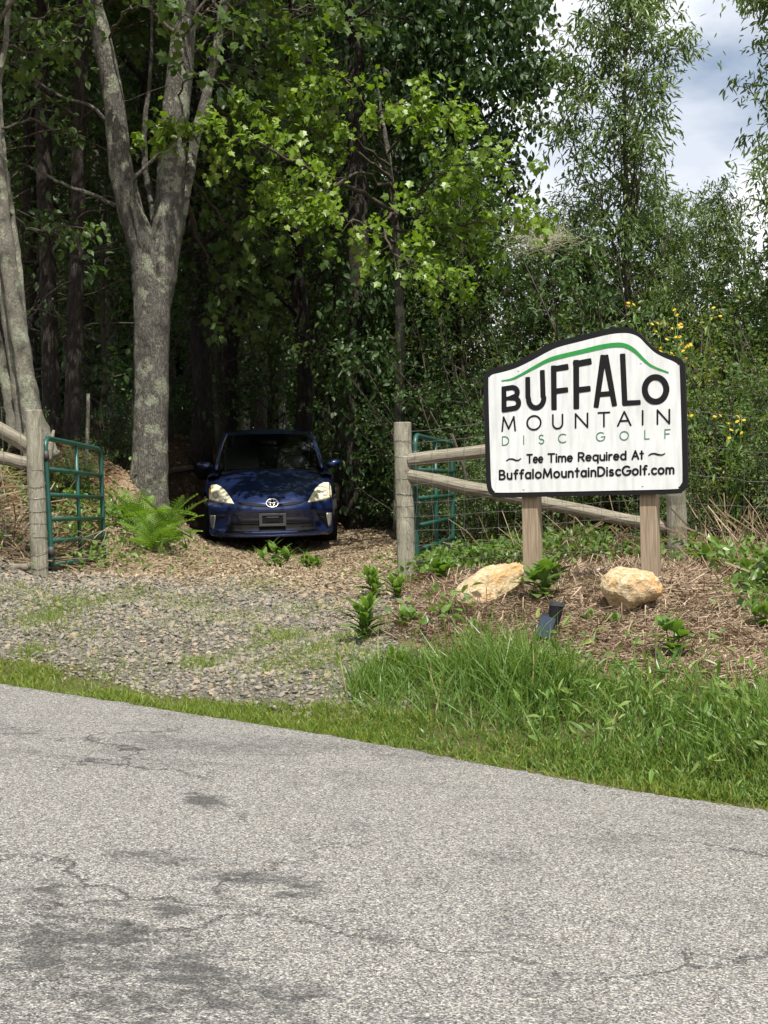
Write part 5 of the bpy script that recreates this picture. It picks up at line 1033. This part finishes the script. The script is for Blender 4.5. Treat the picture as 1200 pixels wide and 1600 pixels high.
# gravel
m = MB(); n = 110000; x, y = ground_pts(rng, n, -4.6, 1.0, 6.8, 12.6); g, c, w, t = zones(x, y); dens = np.clip(g * 1.2, 0, 1) * .8 + c * .08
k = (rng.random(n) < dens) & in_view(x, y) & (s_of(x, y) > .12); x, y = x[k], y[k]; n = len(x)
size = np.clip(rng.lognormal(math.log(.0185), .45, n), .008, .055); idx = rng.integers(0, 5, n); tone = np.clip(rng.beta(1.6, 2.2, n), 0, 1)
for s_ in range(10):
    q = (idx == s_ % 5) & ((size > .021) if s_ < 5 else (size <= .021)); kk = q.sum(); scatter(m, rng, lay(x[q], y[q]) + np.stack([0 * x[q], 0 * x[q], size[q] * .12], -1), rng.normal(0, 1, (kk, 3)) * np.array([1, 1, .25]), UP + rng.normal(0, .35, (kk, 3)), size[q], (STONES + GRITS)[s_], tone[q])
tag(m.build('gravel', 'stone_gravel'), 'loose grey and tan gravel covering the drive entrance', 'gravel', kind='stuff')
# wood chips / dry litter on the drive
m = MB(); n = 130000; x, y = ground_pts(rng, n, -3.4, 1.4, 9.0, 20.5); g, c, w, t = zones(x, y); k = (rng.random(n) < np.clip(c * .85 + g * .05, 0, 1)) & in_view(x, y); x, y = x[k], y[k]; n = len(x)
scatter(m, rng, lay(x, y, .008), rng.normal(0, 1, (n, 3)) * np.array([1, 1, .22]), UP + rng.normal(0, .3, (n, 3)), rng.uniform(.014, .045, n), T_CHIP, None, rng.uniform(.12, .5, n))
tag(m.build('wood_chips', 'chip'), 'pale wood chips and dry leaves strewn over the drive', 'wood chips', kind='stuff')
# straw and bark mulch round the sign
m = MB(); n = 270000; x, y = ground_pts(rng, n, -.4, 5.0, 6.2, 12.2); g, c, w, t = zones(x, y); k = (rng.random(n) < np.clip(1 - g - c - t * 1.4 - .1 + .25 * vnoise(x * 2, y * 2, 44), 0, 1)) & in_view(x, y) & (s_of(x, y) > .75); x, y = x[k], y[k]; n = len(x)
scatter(m, rng, lay(x, y, .008), rng.normal(0, 1, (n, 3)) * np.array([1, 1, .25]), UP + rng.normal(0, .3, (n, 3)), rng.uniform(.03, .14, n), T_CHIP, np.clip(.02 + rng.random(n) * .72 + .28 * sm(.7, 1.7, x) * rng.random(n) + .12 * vnoise(x * 1.5, y * 1.5, 45), 0, 1), rng.uniform(.015, .07, n))
tag(m.build('straw_mulch', 'mulch'), 'straw and bark mulch covering the bed round the sign', 'mulch', kind='stuff')
# woodland litter: bank at the left, wood floor
m = MB(); n = 70000; x, y = ground_pts(rng, n, -6.5, 4.5, 10.5, 26); g, c, w, t = zones(x, y); k = (rng.random(n) < np.clip(1 - g - c * 1.6, 0, 1) * np.where(y > 16, .5, 1)) & in_view(x, y) & ~((x > -.3) & (y < 11.8)); x, y = x[k], y[k]; n = len(x)
scatter(m, rng, lay(x, y, .012), rng.normal(0, 1, (n, 3)) * np.array([1, 1, .3]), UP + rng.normal(0, .45, (n, 3)), rng.uniform(.03, .09, n), T_RHOMB)
tag(m.build('leaf_litter', 'litter'), 'brown fallen leaves over the bank and the wood floor', 'leaf litter', kind='stuff')
# grass: long on the bank below the sign, short along the road edge, tufts in the gravel
def grass(name, mat, label, x, y, h, wd, lean=.35, tone=None):
    m = MB(); n = len(x); ax = UP + rng.normal(0, lean, (n, 3)) * np.array([1, 1, .15]); nr = rng.normal(0, 1, (n, 3)); nr[:, 2] = .1
    scatter(m, rng, lay(x, y, -.01), ax, nr, h, T_BLADE, tone, wd / h); return tag(m.build(name, mat), label, 'grass', kind='stuff')
def clumpy(x, y, a, b, seed): return np.clip(.5 + a * vnoise(x * 2.2, y * 2.2, seed) + b * vnoise(x * 7, y * 7, seed + 1), 0, 1)
def strip_pts(n, x0, x1, s0, s1): x = rng.uniform(x0, x1, n); return x, np.interp(x, EX, EY) + rng.uniform(s0, s1, n) / _cosE
n = 118000; x, y = strip_pts(n, -.6, 5.2, .10, 1.15); s = s_of(x, y); edge_x = sm(-.28, .12, x + .2 * vnoise(x * 3, y * 3, 8) + .25 * (s - .7)); top = .86 + .10 * vnoise(x * 1.7, y * 1.7, 12)
k = (s < top) & (rng.random(n) < edge_x * (.12 + .88 * clumpy(x, y, .45, .45, 20)) * sm(1.1, .8, s - top + 1.0)) & in_view(x, y); x, y, s = x[k], y[k], s[k]; n = len(x)
h = (.06 + .20 * sm(.14, .5, s)) * rng.uniform(.5, 1.25, n) * (.6 + .65 * clumpy(x, y, .35, .3, 22)); tone = np.clip(rng.random(n) * .78 * (.6 + .6 * clumpy(x, y, .4, .2, 30)) + (rng.random(n) < .07) * .6, 0, 1)
grass('long_grass', 'grass_long', 'long unmown green grass on the bank below the sign', x, y, h * np.where(rng.random(n) < .05, 1.6, 1.0), rng.uniform(.0035, .011, n), .5, tone)
n = 125000; x, y = strip_pts(n, -4.4, 4.8, -.01, .52); s = s_of(x, y); wd_ = .26 + .08 * vnoise(x * 2.5, y * 2.5, 31) + .10 * sm(-.6, .2, x)
k = (s > .025 * vnoise(x * 9, y * 9, 90)) & (s < wd_) & (rng.random(n) < np.clip(.15 + clumpy(x, y, .5, .4, 33), 0, 1) * np.where(x < -.4, .6, 1)) & in_view(x, y); x, y = x[k], y[k]; n = len(x)
grass('verge_grass', 'grass_short', 'short yellow-green grass along the asphalt edge', x, y, rng.uniform(.025, .095, n), rng.uniform(.0035, .0075, n), .65)
tx, ty = [], []
for px, py, r_, k_ in ((350, 960, .4, 500), (180, 1040, .3, 400), (420, 1050, .3, 500), (30, 940, .3, 400), (90, 962, .28, 900), (60, 985, .25, 600), (50, 1025, .12, 350), (440, 990, .22, 800), (310, 1028, .14, 420), (290, 930, .25, 400), (160, 940, .3, 500), (480, 940, .25, 350), (400, 900, .3, 300), (480, 1030, .2, 500), (220, 920, .2, 260), (380, 1010, .2, 200), (560, 1010, .25, 600), (520, 1060, .3, 800), (240, 985, .35, 150), (120, 1000, .3, 250)):
    q = on_plane(px, py, Vector((0, 9.8, -.2)), Vector((0, -.14, 1)).normalized()); tx.append(rng.normal(q.x, r_ * .55, k_)); ty.append(rng.normal(q.y, r_ * .7, k_))
x = np.concatenate(tx); y = np.concatenate(ty); n = len(x); grass('gravel_tufts', 'grass_short', 'sparse grass tufts growing through the gravel', x, y, rng.uniform(.03, .09, n), rng.uniform(.003, .006, n), .7)
# dark seed stalks standing above the long grass: part of nothing, few; leafy ground cover below the fence and on the bank
def cover(name, label, spots, mat, tmpl, size, hgt):
    m = MB()
    for px, py, d, r_, n_ in spots:
        q = P(px, py, d); x = rng.normal(q.x, r_, n_); y = rng.normal(q.y, r_, n_); k = rng.random(n_) ** .7 * hgt; pos = lay(x, y) + np.stack([0 * k, 0 * k, k], -1); scatter(m, rng, pos, rng.normal(0, .7, (n_, 3)) + np.array([0, 0, .15]), UP + rng.normal(0, .5, (n_, 3)), size * rng.uniform(.5, 1.2, n_), tmpl)
    return tag(m.build(name, mat), label, 'plants', kind='stuff')
cover('ground_cover', 'low leafy weeds along the foot of the right fence', [(680, 900, 11.6, .16, 160), (740, 890, 12.2, .25, 120), (760, 850, 12.8, .4, 600), (820, 840, 13.2, .4, 600), (880, 850, 13.0, .4, 500), (960, 870, 12.4, .3, 260), (700, 860, 12.8, .3, 300), (1110, 880, 10.8, .25, 180), (1185, 930, 9.3, .16, 160), (1195, 985, 8.5, .12, 120), (880, 890, 11.2, .4, 60), (690, 1005, 8.5, .14, 60), (1330, 900, 10.5, .4, 300), (1430, 950, 9.0, .4, 300), (1400, 870, 12, .5, 300)], 'leaf_weed', T_OVAL, .07, .22)
cover('bank_cover', 'low green weeds scattered over the left bank', [(20, 690, 13.2, .35, 260), (110, 715, 13.8, .35, 500), (60, 760, 12.8, .4, 160), (150, 760, 14.2, .35, 400), (100, 830, 13.0, .5, 220), (30, 780, 12.3, .3, 160), (250, 850, 14.3, .3, 120), (180, 880, 12.6, .3, 60), (200, 790, 14.4, .4, 120)], 'leaf_weed', T_OVAL, .07, .20)
cover('bank_weeds', 'tangled leafy weeds in the long grass', [(1000, 1110, 7.0, .28, 200), (900, 1070, 7.4, .22, 100), (1120, 1120, 6.8, .25, 220), (1160, 1180, 6.5, .15, 80)], 'grass_long', T_LANCE, .085, .26)
# dead brush on the left bank, dry stalks at the right
def stalks(name, label, spots, mat='dry_stalk'):
    m = MB()
    for px, py, d, r_, n_, l0, up in spots:
        q = P(px, py, d); x = rng.normal(q.x, r_, n_); y = rng.normal(q.y, r_, n_); b = lay(x, y, .02)
        for i in range(n_):
            dd = rng.normal(0, 1, 3) * np.array([1, .6, .35]) + UP * up * rng.random(); pp = limb_path(rng, b[i], dd / np.linalg.norm(dd), l0 * rng.uniform(.4, 1.2), 4, -.3, .1); V, F = tube(pp, rng.uniform(.002, .006), 3, False); m.add(V, F, float(rng.random()))
    return tag(m.build(name, mat), label, 'dry stalks', kind='stuff')
stalks('brush_pile', 'heap of dead brush and stalks behind the left gate post', [(0, 830, 12.2, .2, 320, .5, .3), (-10, 790, 12.6, .25, 220, .6, .3), (15, 870, 12.0, .2, 140, .4, .2), (110, 860, 12.9, .35, 60, .3, .15), (200, 850, 13.8, .4, 50, .3, .2), (90, 790, 13.5, .4, 60, .35, .3)])
stalks('dry_weeds', 'tan dry weed stalks among the shrubs at the right', [(1130, 830, 11.6, .3, 170, .6, 1.3), (1190, 820, 11.2, .25, 170, .6, 1.2), (1080, 850, 12.2, .3, 110, .5, 1.2), (1190, 890, 9.6, .3, 120, .4, .7), (950, 850, 12.8, .5, 160, .6, .8), (850, 870, 12.6, .5, 120, .5, .5), (1330, 850, 11.0, .4, 160, .6, 1.2), (1450, 850, 11.0, .4, 160, .6, 1.2)])
# ------------------------------------------------------------------ weeds that stand alone: each leaf a part
def leaf_mesh(name, l, w, mat, k=5, fold=.25, curl=.35, seed=0):
    r = np.random.default_rng(seed); V = []
    for i in range(k + 1):
        t = i / k; ww = w * math.sin(math.pi * min(1, t * .93 + .05)) ** .8 * (1 - .25 * t) if 0 < i < k else .004; z = -curl * l * t * t
        V += [(-ww, t * l, z + fold * ww), (0, t * l, z), (ww, t * l, z + fold * ww)]
    F = [[i * 3 + j, i * 3 + j + 1, i * 3 + j + 4, i * 3 + j + 3] for i in range(k) for j in (0, 1)]; m = MB(); m.add(V, np.array(F), r.random(len(F)) * .3 + .35); return m.mesh(name, mat)
LM = {'lance': leaf_mesh('leaf_lance', .15, .022, 'leaf_weed'), 'broad': leaf_mesh('leaf_broad', .15, .045, 'leaf_weed', 6, .2, .3, 2), 'big': leaf_mesh('leaf_big', .20, .065, 'leaf_weed', 6, .2, .4, 3), 'narrow': leaf_mesh('leaf_narrow', .13, .011, 'leaf_weed', 5, .3, .3, 4)}
def weed(label, px, py, d, h, nst, kind, npair, seed, lsc=1.0, spread=.25):
    r = np.random.default_rng(seed); b = P(px, py, d); b.z = gzf(b.x, b.y); o = thing('weed_plant', label, 'plant', b)
    for s_ in range(nst):
        a = s_ * 2.4 + r.uniform(0, .8); e = 0.04 if nst == 1 else r.uniform(.1, spread * 2); dd = np.array([math.cos(a) * math.sin(e), math.sin(a) * math.sin(e), math.cos(e)]); hh = h * r.uniform(.7, 1.05); pp = limb_path(r, (0, 0, -.03), dd, hh, 7, .15, .05)
        m = MB(); V, F = tube(pp, np.linspace(.006, .0025, 7), 6); m.add(V, F); m.build('stem', 'leaf_weed', o, smooth=True)
        for j in range(npair):
            f = .18 + .82 * (j + .5) / npair; x = f * 6; i = min(int(x), 5); p = pp[i] + (pp[i + 1] - pp[i]) * (x - i)
            for q in (0, 1):
                lf = link('leaf', LM[kind], o); lf.location = p; lf.rotation_euler = (R(28 + 45 * f ** 2 + r.uniform(-14, 14)), R(r.uniform(-15, 15)), j * 1.57 + q * 3.14 + r.uniform(-.35, .35)); sc = lsc * (1.1 - .45 * abs(f - .55)) * r.uniform(.8, 1.15) * (.75 if f > .85 else 1); lf.scale = (sc, sc, sc)
    return o
W_ = [('upright weed with whorls of narrow leaves at the drive edge, tallest of the three', 570, 1022, 8.7, .30, 3, 'lance', 8, 1, 1.15, .12), ('bushy narrow-leaved weed left in front of the right gate post', 585, 922, 11.0, .24, 4, 'lance', 6, 2, 1.0), ('small narrow-leaved weed directly in front of the right gate post', 622, 940, 10.4, .17, 3, 'lance', 6, 3, .9),
      ('broad-leaved weed growing between the left rock and the left sign post', 845, 935, 8.75, .28, 4, 'big', 4, 4, .75, .2), ('young broad-leaved weed in the straw below the right rock', 1050, 1020, 7.75, .25, 3, 'big', 4, 5, .62), ('leafy weed at the edge of the brush right of the right sign post', 1115, 905, 9.9, .30, 2, 'big', 4, 6, .75),
      ('broad-leaved weed at the right edge level with the rocks', 1190, 945, 9.0, .30, 3, 'broad', 5, 7, .9), ('small weed in front of the right rock', 955, 962, 8.3, .09, 2, 'broad', 3, 8, .55), ('small weed at the foot of the right rock, left of it', 920, 966, 8.35, .07, 2, 'broad', 3, 9, .5), ('small weed in the mulch left of the long rock', 700, 958, 8.8, .09, 2, 'lance', 4, 10, .7),
      ('tall thin weed rising from the long grass left of the spotlight', 735, 1010, 8.0, .22, 1, 'lance', 7, 11, .75), ('low leafy weed in the middle of the drive in front of the car', 430, 885, 14.2, .28, 7, 'lance', 4, 12, 1.0, .5), ('spreading low weed on the drive before the car, right of the other', 482, 878, 14.4, .20, 7, 'lance', 4, 13, 1.0, .6), ('leafy weed against the foot of the left sign post', 868, 905, 9.35, .2, 3, 'broad', 4, 14, .8), ('low weed at the right gate foot', 690, 905, 11.3, .22, 4, 'broad', 4, 15, .9), ('pale weed left below the sign bed', 635, 990, 8.9, .14, 3, 'broad', 4, 16, .6), ('young weed in the grass at the drive edge', 625, 1045, 7.9, .14, 2, 'lance', 5, 17, .8), ('leafy weed at the right edge above the long grass', 1192, 1000, 8.2, .24, 3, 'broad', 4, 18, .8)]
for a in W_: weed(*a)
# ferns beneath the forked tree
fm = MB(); r = np.random.default_rng(3); k = 20; sp_ = [(0, t * .62, .30 * t - .42 * t * t) for t in np.linspace(0, 1, k)]
V, F = tube(np.array(sp_), np.linspace(.004, .0012, k), 4, False); fm.add(V, F, .3)
for i in range(3, k):
    t = i / k; l = .17 * math.sin(math.pi * min(1, (t - .05) * .92 + .13)) ** .9
    for s_ in (-1, 1):
        pn = 6
        for j in range(pn):
            f0_, f1_ = j / pn, (j + .95) / pn; w = .020 * (1 - f0_ * .8); c0 = np.array(sp_[i]) + np.array([s_ * l * f0_, l * f0_ * .35, -.02 * f0_]); c1 = np.array(sp_[i]) + np.array([s_ * l * f1_, l * f1_ * .35, -.02 * f1_]); fm.add([c0, (c0 + c1) / 2 + np.array([0, w, .002]), c1, (c0 + c1) / 2 - np.array([0, w, -.002])], np.array([[0, 1, 2, 3]]), float(r.random()))
FM = fm.mesh('frond', 'leaf_fern')
for lab, px, py, d, n_, sc in (('bright green fern at the foot of the forked tree, nearest the car', 262, 838, 14.3, 20, .88), ('bright green fern on the bank left of the one nearest the car', 214, 815, 14.4, 18, .88), ('low green fern at the bottom of the bank below the forked tree', 236, 856, 13.8, 14, .75)):
    b = P(px, py, d); b.z = gzf(b.x, b.y); o = thing('fern', lab, 'fern', b)
    for i in range(n_):
        f = link('frond', FM, o); f.rotation_euler = (R(random.Random(i * 7 + n_).uniform(22, 78)), R(random.Random(i + 5).uniform(-12, 12)), i * 2.399 + .3); s_ = sc * random.Random(i * 3 + 1).uniform(.75, 1.15); f.scale = (s_, s_, s_)
# yellow flowers at the right
def flower_plant(label, px, py, d, h, n_, seed, top):
    r = np.random.default_rng(seed); b = P(px, py, d); b.z = gzf(b.x, b.y); o = thing('yellow_flower_plant', label, 'flowers', b); zt = P(px, top, d).z - b.z
    fol = MB(); S1, D1 = [], []
    for i in range(n_):
        tp = np.array([r.normal(0, .24), r.normal(0, .18), zt * r.uniform(.78, 1.0)]); pp = smooth_path([(tp[0] * .15, tp[1] * .15, 0), (tp[0] * .4, tp[1] * .4, zt * .5), tuple(tp)], 8); m = MB(); V, F = tube(pp, np.linspace(.007, .003, 8), 5); m.add(V, F); m.build('stem', 'leaf_weed', o, smooth=True)
        t = r.uniform(.1, 1, 26); S1.append(np.stack([np.interp(t, np.linspace(0, 1, 8), pp[:, c]) for c in range(3)], -1)); D1.append(r.normal(0, 1, (26, 3)))
        for q in range(3):
            c = tp + r.normal(0, .045, 3); fl = MB(); ang = np.linspace(0, 2 * math.pi, 9)[:-1] + r.random(); nr = norm(np.array([r.normal(0, .4), -.6, .8])); u = norm(np.cross(nr, UP)); w = np.cross(nr, u); dirs = np.outer(np.cos(ang), u) + np.outer(np.sin(ang), w) - nr * .12; scatter(fl, r, np.repeat(c[None], 8, 0), dirs, np.repeat(nr[None], 8, 0), np.full(8, .021), T_OVAL); fl.build('flower', 'petal', o)
    put_leaves(fol, r, np.concatenate(S1), np.concatenate(D1), .12, T_LANCE, .1, .015, .5); fol.build('foliage', 'leaf_weed', o)
flower_plant('tall plant with a cluster of yellow flowers above the right corner of the sign', 1065, 830, 12.9, 2, 12, 1, 478)
flower_plant('shorter plant with a few yellow flowers right of the sign edge', 1150, 840, 12.0, 1.4, 5, 2, 640)
# stray timber: stakes and sticks
def stick(label, a, b, ra, rb, mat, seed, name='stick', cat='stick'):
    a = Vector(a); b = Vector(b); r = np.random.default_rng(seed); pp = smooth_path([tuple(a), tuple(a.lerp(b, .5) + Vector(r.normal(0, .012, 3))), tuple(b)], 8); m = MB(); V, F = tube(pp - np.array(a), np.linspace(ra, rb, 8), 8, True, r, .06); m.add(V, F); o = m.build(name, mat, smooth=True); o.location = a; return tag(o, label, cat)
stick('thin grey stake standing behind the left gate', P(134, 740, 14.8), P(138, 615, 14.8), .022, .02, 'bark_grey', 1, 'stake', 'stake')
stick('broken pale stump leaning behind the left gate post', P(74, 720, 13.2), P(84, 672, 13.2), .05, .012, 'rail_wood', 2, 'broken_stump', 'stump')
stick('thin brown pole leaning behind the right fence', P(735, 790, 13.2), P(706, 678, 13.2), .014, .014, 'bark_twig', 3, 'leaning_pole', 'pole')
stick('pale stick lying on the drive edge beside the ferns', P(262, 822, 14.0), P(300, 840, 14.2), .016, .01, 'rail_wood', 4)
stick('fallen log lying across the wood floor left of the car', P(262, 738, 20.5), P(330, 726, 21.5), .05, .04, 'bark_twig', 5, 'fallen_log', 'log')
stick('thin brown log half buried at the left edge below the brush', P(-10, 876, 11.7), P(44, 886, 11.5), .04, .03, 'rail_wood', 6, 'buried_log', 'log')
